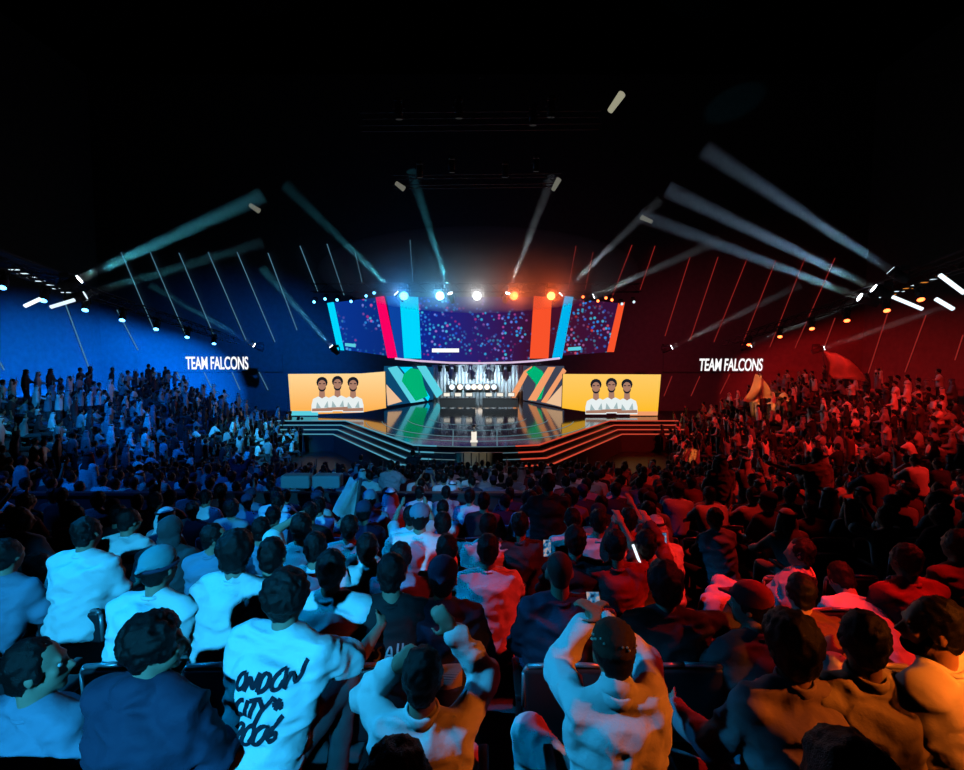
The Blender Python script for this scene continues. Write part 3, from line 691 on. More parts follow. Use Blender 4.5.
# ------------------------------------------------------------------ the hall
def structure(o): o['kind'] = 'structure'; return o
def build_hall():
    b = MB(); b.box((0, 25, -.1), (90, 62, .2)); structure(b.build('floor', M['floor']))
    b = MB(); b.box((0, 52.2, 18), (90, .4, 37)); structure(b.build('wall_rear', M['wall']))
    for sg, nm in ((-1, 'wall_left'), (1, 'wall_right')):
        b = MB(); b.box((sg * 42.2, 25, 18), (.4, 62, 37)); structure(b.build(nm, M['wall']))
    b = MB(); b.box((0, -5.8, 18), (90, .4, 37)); structure(b.build('wall_front', M['wall']))
    b = MB(); b.box((0, 25, 36.2), (90, 62, .4)); structure(b.build('ceiling', M['ceil']))
    # centre terrace: one tread per row, mitred with the side terraces
    b = MB()
    for kk in range(-4, 23):
        D = drow(kk); z = zfloor(D)
        if z <= 0.02: continue
        y0, y1 = D - .27, D + .58
        hw = 11 + (CZ - 2 - .19 * D) / .37
        b.box((0, (y0 + y1) / 2, z / 2), (2 * min(hw, 26), y1 - y0, z))
    structure(b.build('floor_terrace', M['conc']))
    for sg in (-1, 1):
        b = MB()
        for j in range(1, 13):
            ax0 = 11 + .85 * j - .1; y0 = smitre(ax0); z = RISE_S * j
            b.box((sg * (ax0 + .425), (y0 + 32) / 2, z / 2), (.85, 32 - y0, z))
        b.box((sg * 32, 13.5, 1.95), (20.2, 37, 3.9))
        structure(b.build('floor_terrace', M['conc']))
    # slanted light tubes on the rear and side walls
    def tubes(D, specs, m, side):
        for (x0, y0, x1, y1) in specs:
            a, c = at(x0, y0, D), at(x1, y1, D)
            b = MB(); b.tube((0, 0, 0), c - a, .04, n=6)
            o = b.build('light_tube', m, loc=a); yield o
    tl = [(121, 252, 155, 332), (150, 252, 186, 336), (179, 253, 215, 338), (208, 252, 246, 340), (237, 252, 275, 342), (268, 253, 297, 330), (300, 246, 318, 292), (327, 244, 344, 295), (355, 252, 362, 282), (410, 240, 413, 282),
          (149, 372, 158, 389), (177, 372, 184, 389), (204, 372, 212, 389), (232, 372, 240, 390), (259, 372, 268, 390)]
    tr = [(690, 257, 665, 336), (718, 257, 690, 340), (747, 259, 714, 342), (776, 260, 742, 345), (805, 258, 770, 347), (835, 258, 795, 348), (655, 246, 640, 290), (632, 245, 612, 297), (593, 252, 585, 290), (576, 246, 568, 290),
          (672, 376, 664, 396), (700, 376, 691, 396), (730, 374, 720, 394), (757, 372, 748, 396), (785, 374, 778, 386), (812, 374, 806, 386)]
    for lst, m, nm in ((tl, GL['tubeb'], 'pale blue'), (tr, GL['tuber'], 'thin red')):
        for i, o in enumerate(tubes(51.8, lst, m, nm)):
            lower = lst[i][1] > 360; n = i + 1 if not lower else i - 9
            tag(o, f"{nm} slanted tube {'below the team name' if lower else 'high on the rear wall'}, {ordinal(n)} from the outer side", 'light tube', f'{nm} light tubes on the rear wall')
    sl = [(64, 300, 92, 376, 41.8), (117, 310, 138, 350, 41.8), (0, 362, 4, 370, 41.8)]
    sr = [(888, 312, 868, 374, 41.8), (926, 315, 905, 372, 41.8), (835, 318, 824, 348, 41.8), (963, 335, 955, 360, 41.8)]
    for lst, m, nm, X_ in ((sl, GL['tubeb'], 'pale blue', -41.9), (sr, GL['tuber'], 'thin red', 41.9)):
        for i, (x0, y0, x1, y1, _) in enumerate(lst):
            p0, p1 = (at(x, y, min(51.7, abs((X_ - math.copysign(.1, X_)) * F / (x - 482)))) for x, y in ((x0, y0), (x1, y1)))
            b = MB(); b.tube((0, 0, 0), p1 - p0, .045, n=6); o = b.build('light_tube', m, loc=p0)
            tag(o, f"{nm} slanted light tube on the side wall, {ordinal(i + 1)} from the stage end", 'light tube', f'{nm} light tubes on the side walls')
    # ribbon boards with the team name
    for (x0, x1, nm) in ((136, 282, 'blue-lit'), (664, 828, 'red-lit')):
        a, c = at(x0, 354, 51.6), at(x1, 372, 51.6)
        r = empty('ribbon_board', ((a.x + c.x) / 2, 51.75, (a.z + c.z) / 2)); tag(r, f'dark ribbon board reading TEAM FALCONS in white on the {nm} rear wall', 'scoreboard', 'ribbon boards on the rear wall')
        b = MB(); b.box((0, 0, 0), (c.x - a.x, .1, a.z - c.z)); b.build('board_panel', M['wall'], r)
        t0, t1 = (185, 248) if nm[0] == 'b' else (700, 763)
        p0, p1 = at(t0, 356.5, 51.6), at(t1, 369.5, 51.6) if nm[0] == 'b' else at(t1, 371, 51.6)
        if nm[0] != 'b': p0 = at(t0, 358.5, 51.6)
        cu = bpy.data.curves.new('t', 'FONT'); cu.body = 'TEAM FALCONS'; cu.offset = .014; cu.extrude = .02; cu.shear = .12 if nm[0] == 'r' else 0.0; cu.space_character = .96
        to = bpy.data.objects.new('t', cu); TMP.objects.link(to); dg = bpy.context.evaluated_depsgraph_get()
        me = bpy.data.meshes.new_from_object(to.evaluated_get(dg), depsgraph=dg); bpy.data.objects.remove(to)
        n = len(me.vertices); co = np.empty(n * 3); me.vertices.foreach_get('co', co); co = co.reshape(-1, 3)
        mn, mx = co.min(0), co.max(0)
        q = np.stack([(co[:, 0] - mn[0]) / (mx[0] - mn[0]) * (p1.x - p0.x) + p0.x - r.location.x, -.06 - co[:, 2] * 1.0, (co[:, 1] - mn[1]) / (mx[1] - mn[1]) * (p0.z - p1.z) + p1.z - r.location.z], 1)
        me.vertices.foreach_set('co', q.ravel()); me.update(); newobj('lettering', me, r, GL['white'])
    # barrier in front of the lower rows
    b = MB(); z = zfloor(9.0)
    b.box((-4.6, 9.0, z + .5), (11.5, .08, 1.0)); b.box((-4.6, 9.0, z + 1.02), (11.6, .14, .05))
    tag(b.build('barrier', M['dark']), 'long dark barrier wall across the lower rows on the blue side', 'barrier')
    for i, (xa, xb) in enumerate(((283, 312), (314, 342))):
        p, q = at(xa, 474, 9.2), at(xb, 487, 9.2); b = MB(); b.box(((p.x + q.x) / 2, 9.2, (p.z + q.z) / 2), (q.x - p.x, .3, p.z - q.z), bev=.05)
        tag(b.build('barrier_cover', M['grey']), ('pale cloth cover' if i else 'wider pale cloth cover') + f' on the barrier, {"nearer to" if i else "farther from"} the raised flag', 'cover', 'cloth covers on the barrier')
GL = dict(tubeb=glow('tube_blue', (.16, .42, .6), .5), tuber=glow('tube_red', (.8, .05, .04), .32), white=glow('text_white', (1, 1, 1), 1.1), cyan=glow('led_cyan', (0, .68, 1), 1.0), mag=glow('led_magenta', (1, 0, .13), .95),
          orange=glow('led_orange', (1, .09, .025), .95), blue=glow('led_sky', (0, .5, .95), .9), lip=glow('lip_pink', (.8, .6, .85), .9), stepb=glow('step_blue', (.12, .5, .7), .62), stepr=glow('step_red', (1, .1, .05), .62),
          floorline=glow('floor_line', (.25, .5, .6), .4), green=glow('led_green', (0, .55, .22), .8), pale=glow('led_pale_cyan', (.12, .75, .9), .85), porange=glow('led_pale_orange', (1, .38, .16), .9), face=glow('picture_face', (.5, .25, .17), .8),
          pshirt=glow('picture_shirt', (.85, .92, .92), .95), phair=glow('picture_hair', (.01, .012, .02), 1), shade=glow('picture_shade', (.45, .6, .62), .8), navyled=glow('led_dark', (.006, .02, .05), 1), warm=glow('warm_white', (1, .85, .7), 1.6), cold=glow('cold_white', (.8, .93, 1), 1.4), amber=glow('amber', (1, .3, .04), .8))
def led_wall(name, cl, cr, seed, warm=False):
    """screen picture: dark sky with scattered bright blossoms"""
    m = bpy.data.materials.new(name); m.use_nodes = True; nt = m.node_tree; nt.nodes.remove(nt.nodes['Principled BSDF']); N = nt.nodes.new; K = nt.links.new
    tc = N('ShaderNodeTexCoord'); e = N('ShaderNodeEmission'); K(e.outputs[0], nt.nodes['Material Output'].inputs[0])
    vo = N('ShaderNodeTexVoronoi'); vo.inputs['Scale'].default_value = 2.7; vo.inputs['Randomness'].default_value = 1
    mp = N('ShaderNodeMapping'); mp.inputs['Location'].default_value = (seed, 0, seed * .37); K(tc.outputs['Object'], mp.inputs[0]); K(mp.outputs[0], vo.inputs['Vector'])
    r1 = N('ShaderNodeValToRGB'); r1.color_ramp.elements[0].position = .2; r1.color_ramp.elements[0].color = (1, 1, 1, 1); r1.color_ramp.elements[1].position = .44; r1.color_ramp.elements[1].color = (0, 0, 0, 1); K(vo.outputs['Distance'], r1.inputs[0])
    no = N('ShaderNodeTexNoise'); no.inputs['Scale'].default_value = .42; no.inputs['Detail'].default_value = 2; K(mp.outputs[0], no.inputs['Vector'])
    r2 = N('ShaderNodeValToRGB'); r2.color_ramp.elements[0].position = .44; r2.color_ramp.elements[1].position = .55; K(no.outputs['Fac'], r2.inputs[0])
    mul = N('ShaderNodeMath'); mul.operation = 'MULTIPLY'; K(r1.outputs[0], mul.inputs[0]); K(r2.outputs[0], mul.inputs[1])
    rc = N('ShaderNodeValToRGB'); E = rc.color_ramp.elements; E[0].position = 0; E[0].color = (.02, .1, .8, 1); E[1].position = 1; E[1].color = (.1, .25, .9, 1)
    for p, c in ((.35, (.03, .3, .9)), (.55, (.05, .6, .85)), (.72, (.15, .3, .95)), (.9, (.7, .02, .25) if not warm else (.8, .05, .04))): x = E.new(p); x.color = (*c, 1)
    sp = N('ShaderNodeSeparateColor'); K(vo.outputs['Color'], sp.inputs[0]); K(sp.outputs[0], rc.inputs[0])
    bg = N('ShaderNodeMix'); bg.data_type = 'RGBA'; bg.inputs[6].default_value = (*cl, 1); bg.inputs[7].default_value = (*cr, 1)
    sx = N('ShaderNodeSeparateXYZ'); K(tc.outputs['Generated'], sx.inputs[0]); K(sx.outputs[0], bg.inputs[0])
    mx = N('ShaderNodeMix'); mx.data_type = 'RGBA'; K(mul.outputs[0], mx.inputs[0]); K(bg.outputs[2], mx.inputs[6]); K(rc.outputs[0], mx.inputs[7])
    K(mx.outputs[2], e.inputs[0]); e.inputs[1].default_value = .9
    return m
def amber_screen(name, a, b):
    m = bpy.data.materials.new(name); m.use_nodes = True; nt = m.node_tree; nt.nodes.remove(nt.nodes['Principled BSDF']); N = nt.nodes.new; K = nt.links.new
    tc = N('ShaderNodeTexCoord'); sx = N('ShaderNodeSeparateXYZ'); K(tc.outputs['Generated'], sx.inputs[0]); mx = N('ShaderNodeMix'); mx.data_type = 'RGBA'
    mx.inputs[6].default_value = (*a, 1); mx.inputs[7].default_value = (*b, 1); K(sx.outputs[2], mx.inputs[0]); e = N('ShaderNodeEmission'); K(mx.outputs[2], e.inputs[0]); e.inputs[1].default_value = 1.0
    K(e.outputs[0], nt.nodes['Material Output'].inputs[0]); return m
ZS = CZ - 4.31   # stage top
SC = Vector((at(478, 385, 33).x, 33.0, ZS))
def quad(D, pts, thick=.12):
    P = [at(x, y, d) for (x, y, d) in [(p + (D,))[:3] for p in pts]]
    return P
def panel(name, D, pts, m, parent=None, thick=.12, off=0.0):
    """a flat panel of real thickness: the corners as seen, at depth D"""
    P = [at(p[0], p[1], (p[2] if len(p) > 2 else D) - off) for p in pts]
    n = (P[1] - P[0]).cross(P[-1] - P[0]).normalized()
    if n.y < 0: n = -n
    b = MB(); b.poly(P, n * thick); return b.build(name, m, parent)
def build_stage():
    # platform: round gloss deck with three lit steps
    st = empty('stage', (SC.x, SC.y, 0)); tag(st, 'round glossy black stage with lit step edges below the screens', 'stage')
    ctr = Vector((0, 0, 0))
    def outline(o):
        # front edge of the deck, pushed out by o: straight flanks, rounded nose
        R_ = 11.2 + o; A = math.asin(3.2 / 11.2); pts = [(-13.2 - o, -2.2 - o), (-8.7 - o * .5, -2.2 - o)]
        n = 16; yo = -11 - o + R_ * 1.6
        for i in range(n + 1):
            t = -1 + 2 * i / n; x = t * (3.0 + o * .45); pts.append((x, -11.0 - o + .16 * (1 - math.cos(t * 1.0)) * 6))
        pts += [(8.7 + o * .5, -2.2 - o), (13.2 + o, -2.2 - o)]
        return pts
    def prism(o, z0, z1, m, nm):
        P = outline(o) + [(13.2 + o, 3.5), (-13.2 - o, 3.5)]; b = MB(); b.poly([(x, y, z0) for x, y in P], (0, 0, z1 - z0)); return b.build(nm, m, st)
    prism(0, ZS - .3, ZS, M['stage'], 'deck')
    b = MB(); b.box((0, 8.5, ZS - .15), (19, 10, .298)); b.build('rear_deck', M['stage'], st)
    for i, (r, dz) in enumerate(((.34, .24), (.68, .48), (1.02, .72))): prism(r, .02 if i == 2 else ZS - dz - .24, ZS - dz, M['stageface'], 'step')
    for r, z in ((.02, ZS - .02), (.36, ZS - .26), (.70, ZS - .50), (1.04, ZS - .74)):
        P = outline(r); h = len(P) // 2
        for q, m in ((P[:h - 4], GL['stepb']), (P[h + 5:], GL['stepr'])):
            b = MB(); b.path([(x, y, z) for x, y in q], .036, 5); b.build('step_light', m, st)
        b = MB(); b.path([(x, y, z) for x, y in P[h - 5:h + 6]], .014, 5); b.build('step_light', GL['floorline'], st)
    for r in (.92, .8, .6, .42):
        b = MB(); pts = [(8.2 * r * math.sin(t), -10.6 * r * math.cos(t), ZS + .004) for t in [-1.25 + 2.5 * i / 36 for i in range(37)]]; b.path(pts, .022, 5); b.build('floor_light_ring', GL['floorline'], st)
    for px in (453, 497): 
        a, c = at(px, 430, 26.5), at(px, 448, 22.3); b = MB(); b.tube((a.x - SC.x, -6.2, ZS + .003), (c.x - SC.x, -10.9, ZS + .003), .025, n=5); b.build('floor_light_line', GL['floorline'], st)
    # front apron with pale grille
    a, c = at(455, 453, 20.4), at(503, 466, 20.4)
    r = empty('stage_apron', ((a.x + c.x) / 2, 20.5, c.z)); tag(r, 'low beige slatted apron at the centre front of the stage', 'apron')
    b = MB(); b.box((0, 0, (a.z - c.z) / 2), (c.x - a.x, .1, a.z - c.z)); b.build('apron_panel', M['apron'], r)
    for i in range(7):
        b = MB(); b.box(((i - 3) * .34, -.07, (a.z - c.z) / 2), (.05, .05, a.z - c.z)); b.build('apron_post', M['dark'], r)
    # trophy on its pedestal
    p = at(474, 444, 23.2); r = empty('trophy_pedestal', (p.x, 23.2, ZS)); tag(r, 'small white glowing pedestal standing at the stage front', 'pedestal')
    b = MB(); b.box((0, 0, .25), (.26, .26, .5), bev=.02); b.box((0, 0, .02), (.36, .36, .04)); b.build('column', GL['cold2'], r)
    r = empty('trophy', (p.x, 23.2, ZS + .5)); tag(r, 'silvery cup trophy on the white pedestal', 'trophy')
    b = MB(); b.tube((0, 0, 0), (0, 0, .05), .1, .07, 14); b.tube((0, 0, .05), (0, 0, .16), .03, .03, 10); b.tube((0, 0, .16), (0, 0, .36), .05, .13, 14); b.build('cup', M['silver'], r, True)
    b = MB()
    for s in (-1, 1): b.path([(s * .1, 0, .2), (s * .17, 0, .25), (s * .17, 0, .32), (s * .12, 0, .34)], .012)
    b.build('handle', M['silver'], r)
    # side screens
    AM = amber_screen('screen_picture_amber', (1, .42, .06), (1, .70, .32)); AM2 = amber_screen('screen_picture_yellow', (1, .50, .012), (1, .60, .13))
    def players(parent, D, x0, flip, heads):
        for i, (hx, hy) in enumerate(heads):
            sc = 1.0
            def pl(nm, pts, m, off): return panel(nm, D, [(hx + a, hy + c_) for a, c_ in pts], m, parent, .01, off)
            ell = lambda cx, cy, ra, rb, n=14: [(cx + ra * math.cos(2 * PI * j / n), cy + rb * math.sin(2 * PI * j / n)) for j in range(n)]
            pl('portrait_shirt', [(-10.5, 28.3), (-10.5, 21), (-9, 15), (-4, 12.5), (0, 13.5), (4, 12.5), (9, 15), (10.5, 21), (10.5, 28.3)], GL['pshirt'], .08 + .03 * (i == 1))
            pl('portrait_neck', [(-2.6, 5), (2.6, 5), (3, 12.6), (0, 14.5), (-3, 12.6)], GL['face'], .10 + .03 * (i == 1))
            pl('portrait_hair', ell(0, -1.6, 5.6, 5.6), GL['phair'], .11 + .03 * (i == 1))
            pl('portrait_beard', ell(0, 3.4, 3.9, 4.2), GL['phair'], .12 + .03 * (i == 1))
            pl('portrait_face', ell(0, 0.9, 4.0, 4.9), GL['face'], .13 + .03 * (i == 1))
            pl('portrait_arm', [(-10, 24.6), (10, 23.8), (10.3, 27), (-10, 27.4)], GL['face'], .14 + .03 * (i == 1))
            pl('portrait_fold', [(-5, 18), (-1, 24), (-6, 24.5)], GL['shade'], .13 + .03 * (i == 1))
            pl('portrait_fold', [(5.5, 17), (2, 23.5), (6.5, 24)], GL['shade'], .13 + .03 * (i == 1))
            for s in (-1, 1): pl('portrait_brow', [(s * .8, -.6), (s * 3.1, -.9), (s * 3.1, 0.1), (s * .8, .2)], GL['phair'], .14 + .03 * (i == 1))
    for nm, lab, D, big, m, heads in (('L', 'amber screen with three players left of the stage', 33.0, [(288, 374), (361, 373.5), (385, 371.5), (386, 408), (361, 412.5), (291, 415)], AM, [(322, 384), (337.5, 383), (353, 384)]),
                                ('R', 'yellow screen with three players right of the stage', 33.0, [(563, 374), (661, 374.5), (657.5, 415.5), (588, 412), (562, 408)], AM2, [(596, 386), (611.5, 385), (627, 386)])):
        P = [at(x, y, D) for x, y in big]; r = empty('led_screen', (sum(p.x for p in P) / len(P), D + .2, min(p.z for p in P))); tag(r, lab, 'screen', 'side screens of the stage')
        M4 = r.matrix_world.copy(); r2 = Vector(r.location)
        def local(o): o.matrix_parent_inverse = Matrix.Translation(-r2)
        kids = [panel('picture', D, big, m, r, .02)]
        fr = panel('casing', D, [(x + (1 if x > 470 else -1) * 0, y) for x, y in big], M['black'], r, .3, -.03); kids.append(fr)
        n0 = set(bpy.data.objects); players(r, D, 0, 0, heads); kids += [o for o in bpy.data.objects if o not in n0]
        bar = panel('base_strip', D, [(291, 411), (318, 411), (318, 415.5), (291.3, 415.5)] if nm == 'L' else [(630, 411.5), (658, 411.5), (657.6, 415.5), (630, 415.5)], GL['pale'] if nm == 'L' else GL['porange'], r, .01, .06); kids.append(bar)
        b = MB(); zt = at(330, 414, D).z
        for o in kids: local(o)
    # flared wings with chevrons beside the stage back
    for lab, base, chev, warm in (('wing of cyan and green chevrons left of the stage back', [(386, 366, 37.5), (433.5, 367, 44), (433.5, 399.5, 44), (386, 406.5, 37.5)],
            [([(388, 368), (397, 366), (425, 401), (411, 403)], 'pale'), ([(400, 367), (412, 367), (430, 397), (428, 401)], 'cyan'), ([(411, 368), (421, 370), (424, 385), (428, 396), (416, 401), (402, 381), (404, 374)], 'green'), ([(417, 366), (426, 366), (443, 393), (437, 398)], 'pale'), ([(386, 384), (402, 401.5), (388, 405.5)], 'peach')], False),
            ('wing of orange and green chevrons right of the stage back', [(523, 366, 44), (562, 366, 37.5), (562, 407.5, 37.5), (523, 400, 44)],
            [([(524, 371), (532, 366), (515, 398), (509, 398)], 'porange'), ([(526, 372), (534, 366), (542, 371), (546, 380), (541, 399), (531, 401), (536, 384)], 'green'), ([(548, 367), (555, 367), (536, 401), (528, 400)], 'porange'), ([(563, 368), (566, 371), (546, 403), (541, 402)], 'porange'), ([(563, 384), (562, 407), (546, 403)], 'peach')], True)):
        r = empty('stage_wing', (0, 0, 0)); tag(r, lab, 'stage panel', 'chevron wings beside the stage back')
        B = base; P = [at(*p) for p in B]; r.location = P[3] if not warm else P[2]; r2 = Vector(r.location)
        n = (P[1] - P[0]).cross(P[3] - P[0]).normalized()
        if n.y < 0: n = -n
        b = MB(); b.poly(P, n * .2); o = b.build('wing_panel', GL['wingr' if warm else 'wingb'], r); o.matrix_parent_inverse = Matrix.Translation(-r2)
        O = Vector((0, 0, CZ)); pl0 = P[0] - n * .06
        def onp(x, y, e):
            d = at(x, y, 10) - O; t = (pl0 - n * e - O).dot(n) / d.dot(n); return O + d * t
        for i, (pts, mk) in enumerate(chev):
            b = MB(); b.poly([onp(x, y, .012 * i) for x, y in pts], n * .03); o = b.build('chevron', GL[mk], r); o.matrix_parent_inverse = Matrix.Translation(-r2)
    # curved LED wall over the stage
    r = empty('led_wall', (SC.x, 44, at(478, 360, 44).z)); tag(r, 'curved LED wall of dark blue and red blossoms hanging over the stage', 'screen'); r2 = Vector(r.location)
    LW, LM, LR = led_wall('wall_picture_blue', (.003, .04, .34), (.003, .025, .2), 3.1), led_wall('wall_picture_centre', (.003, .022, .3), (.05, .005, .022), 1.7), led_wall('wall_picture_red', (.07, .006, .02), (.04, .006, .05), 8.3, True)
    def lp(nm, pts, m, D=44, th=.25, off=0): 
        o = panel(nm, D, pts, m, r, th, off); o.matrix_parent_inverse = Matrix.Translation(-r2); return o
    lp('picture_panel', [(330, 303), (381, 297), (395, 357), (345, 350)], LW, 43.6)
    lp('picture_panel', [(386, 296), (401, 296), (411, 358), (397, 358)], glow('led_deep', (.004, .07, .45), .8), 43.9)
    lp('picture_panel', [(418, 297), (534, 297), (531, 360), (479, 362.5), (420, 360)], LM, 44.2)
    lp('picture_panel', [(551, 297), (618, 303), (609, 352), (546, 357)], LR, 43.8)
    lp('colour_strip', [(327, 303), (333, 302), (343.5, 350.5), (337.5, 350)], GL['cyan'], 43.3); lp('colour_strip', [(375.5, 297), (384, 296), (397, 358), (387.5, 358)], GL['mag'], 43.3)
    lp('colour_strip', [(399.5, 296), (418, 297), (421, 358.5), (404, 358.5)], GL['cyan'], 43.4); lp('colour_strip', [(534, 296), (552, 297), (548.5, 358.5), (530, 358.5)], GL['orange'], 43.4)
    lp('colour_strip', [(565, 296), (573.5, 297), (562, 358.5), (552.5, 358)], GL['blue'], 43.3); lp('colour_strip', [(619, 303), (625, 302), (614, 352), (607.5, 352)], GL['orange'], 43.3)
    lp('caption_bar', [(432, 348.5), (459, 348.5), (459, 352.3), (432, 352.3)], GL['white'], 44.0, .03); lp('caption_bar', [(345, 343), (355.5, 344), (355.5, 347.3), (345, 346)], GL['pale'], 43.4, .03); lp('caption_bar', [(568, 347.5), (581, 346.5), (581, 350), (568, 350.8)], GL['pale'], 43.4, .03)
    # lit lip below the wall, with a row of hanging fixtures
    b = MB(); pts = [at(x, y, 43.2) for x, y in ((395, 358.5), (420, 361), (450, 362.8), (480, 363.2), (510, 362.6), (535, 361), (560, 358.2))]; b.path(pts, .09, 6)
    o = b.build('lip_light', GL['lip'], r); o.matrix_parent_inverse = Matrix.Translation(-r2)
    for i, px in enumerate((440, 447.5, 456, 465, 475, 484.5, 493, 501.5, 509)):
        p = at(px, 365, 43.4); f_ = empty('hanging_spotlight', p); tag(f_, f'black spotlight hanging under the LED wall, {ordinal(i + 1)} from the blue side', 'spotlight', 'black spotlights under the LED wall')
        b = MB(); b.box((0, 0, .05), (.3, .2, .2)); b.build('base', M['black'], f_); b = MB(); b.path([(-.2, 0, 0), (-.2, 0, -.3), (.2, 0, -.3), (.2, 0, 0)], .03); b.build('yoke', M['black'], f_)
        b = MB(); b.tube((0, 0, -.1), (0, -.05, -.62), .2, .16, 12); b.build('head', M['black'], f_)
    # silver backdrop with a row of lamps
    r = empty('stage_backdrop', (SC.x, 46.5, ZS)); tag(r, 'silver grey backdrop drape behind the players at the stage back', 'backdrop')
    b = MB(); zt = at(478, 365, 46.5).z - ZS
    for i in range(26): b.tube(((i - 12.5) * .36, .1, 0), ((i - 12.5) * .36, .1, zt), .2, n=10)
    b.build('drape', M['silverc'], r, True)
    for i, (px, c) in enumerate(((452, 'cold'), (460, 'warm'), (468, 'cold'), (474, 'warm'), (480, 'warm'), (487, 'warm'), (494, 'cold'))):
        p = at(px, 387, 45.8); f_ = empty('stage_lamp', p); tag(f_, f'bright lamp in the row across the backdrop, {ordinal(i + 1)} from the blue side', 'lamp', 'bright lamps across the stage backdrop')
        b = MB(); b.box((0, .1, 0), (.62, .16, .62), bev=.05); b.build('housing', M['dark'], f_); b = MB(); b.tube((0, .0, 0), (0, -.04, 0), .27, n=16); b.build('lens', GL[c], f_)
    # two players' desks
    for i, (px, D) in enumerate(((458, 38.5), (500, 38.5))):
        p = at(px, 400, D); r = empty('player_desk', (p.x, D, ZS)); tag(r, f'dark players desk with monitors on the {"blue" if i == 0 else "red"} half of the stage', 'desk', 'players desks on the stage')
        b = MB(); b.box((0, 0, .74), (2.9, .8, .05), bev=.01); b.build('desk_top', M['dark'], r); b = MB(); b.box((0, -.36, .4), (2.9, .04, .66)); b.build('front_panel', M['stageface'], r)
        for s in (-1, 1):
            b = MB(); b.box((s * 1.4, 0, .36), (.05, .7, .72)); b.build('leg', M['dark'], r)
        for j in range(3):
            x = p.x + (j - 1) * .92; m_ = empty('monitor', (x, D, ZS + .765)); tag(m_, f'computer monitor on the {"blue" if i == 0 else "red"} players desk, {ordinal(j + 1)} from left', 'monitor', 'monitors on the players desks')
            b = MB(); b.box((0, -.05, .3), (.56, .04, .34)); b.build('casing', M['black'], m_); b = MB(); b.box((0, -.072, .3), (.5, .004, .28)); b.build('display', GL['cold2'], m_); b = MB(); b.box((0, 0, .07), (.06, .05, .14)); b.box((0, 0, .006), (.24, .18, .012)); b.build('stand', M['dark'], m_)
M['apron'] = mat('apron_beige', (.5, .45, .33), .6); M['silver'] = mat('silver', (.8, .8, .8), .2, 1.0); M['silverc'] = mat('silver_drape', (.5, .52, .55), .5, .2)
GL['wingb'] = glow('wing_blue', (.004, .07, .17), .9); GL['wingr'] = glow('wing_slate', (.06, .07, .11), .8); GL['cold2'] = glow('cold_panel', (1, .93, .8), .95); GL['peach'] = glow('led_peach', (1, .62, .36), .85)
# ------------------------------------------------------------------ trusses, lamps, beams of light in the haze
def haze(name, dens, absb, c=(1, 1, 1)):
    m = bpy.data.materials.new(name); m.use_nodes = True; nt = m.node_tree; nt.nodes.remove(nt.nodes['Principled BSDF'])
    s = nt.nodes.new('ShaderNodeVolumeScatter'); s.inputs['Color'].default_value = (*c, 1); s.inputs['Density'].default_value = dens; s.inputs['Anisotropy'].default_value = 0.0
    a = nt.nodes.new('ShaderNodeVolumeAbsorption'); a.inputs['Color'].default_value = (0, 0, 0, 1); a.inputs['Density'].default_value = absb
    ad = nt.nodes.new('ShaderNodeAddShader'); nt.links.new(s.outputs[0], ad.inputs[0]); nt.links.new(a.outputs[0], ad.inputs[1]); nt.links.new(ad.outputs[0], nt.nodes['Material Output'].inputs['Volume'])
    m.volume_intersection_method if hasattr(m, 'volume_intersection_method') else None
    return m
HZ = haze('thin_haze', .09, .07)
def spot(loc, tgt, power, c, cone, blend=.3, rad=.05):
    l = bpy.data.lights.new('spotlight', 'SPOT'); l.energy = power; l.color = c; l.spot_size = R(cone); l.spot_blend = blend; l.shadow_soft_size = rad
    o = bpy.data.objects.new('lamp_light', l); col.objects.link(o); o.location = loc
    o.rotation_euler = (Vector(tgt) - Vector(loc)).to_track_quat('-Z', 'Y').to_euler(); return o
def pointl(loc, power, c, rad=.1):
    l = bpy.data.lights.new('pointlight', 'POINT'); l.energy = power; l.color = c; l.shadow_soft_size = rad
    o = bpy.data.objects.new('lamp_light', l); col.objects.link(o); o.location = loc; return o
HEADS = {}
def fixture(loc, aim, lens, label, group, scale=1.0, cat='stage light'):
    """moving head lamp: base, yoke, head, lens; the lens sits at loc and looks along aim"""
    d = Vector(aim).normalized(); r = empty('moving_head_light', Vector(loc) - d * .45 * scale); r.scale = (scale,) * 3; tag(r, label, cat, group)
    if not HEADS:
        b = MB(); b.box((0, 0, .36), (.34, .26, .14), bev=.02); HEADS['base'] = b.mesh('base')
        b = MB(); b.path([(-.24, 0, .3), (-.24, 0, 0), ], .03); b.path([(.24, 0, .3), (.24, 0, 0)], .03); b.tube((-.24, 0, .29), (.24, 0, .29), .03); HEADS['yoke'] = b.mesh('yoke')
        b = MB(); b.tube((0, 0, .22), (0, 0, -.3), .14, .19, 14); b.tube((0, 0, -.3), (0, 0, -.42), .19, .17, 14); HEADS['head'] = b.mesh('head', True)
        b = MB(); b.tube((0, 0, -.42), (0, 0, -.44), .15, n=16); HEADS['lens'] = b.mesh('lens')
    newobj('base', HEADS['base'], r, M['black']); newobj('yoke', HEADS['yoke'], r, M['black'])
    q = d.to_track_quat('-Z', 'Y').to_euler()
    h = newobj('head', HEADS['head'], r, M['black']); h.rotation_euler = q
    l = newobj('lens', HEADS['lens'], h, lens); return r
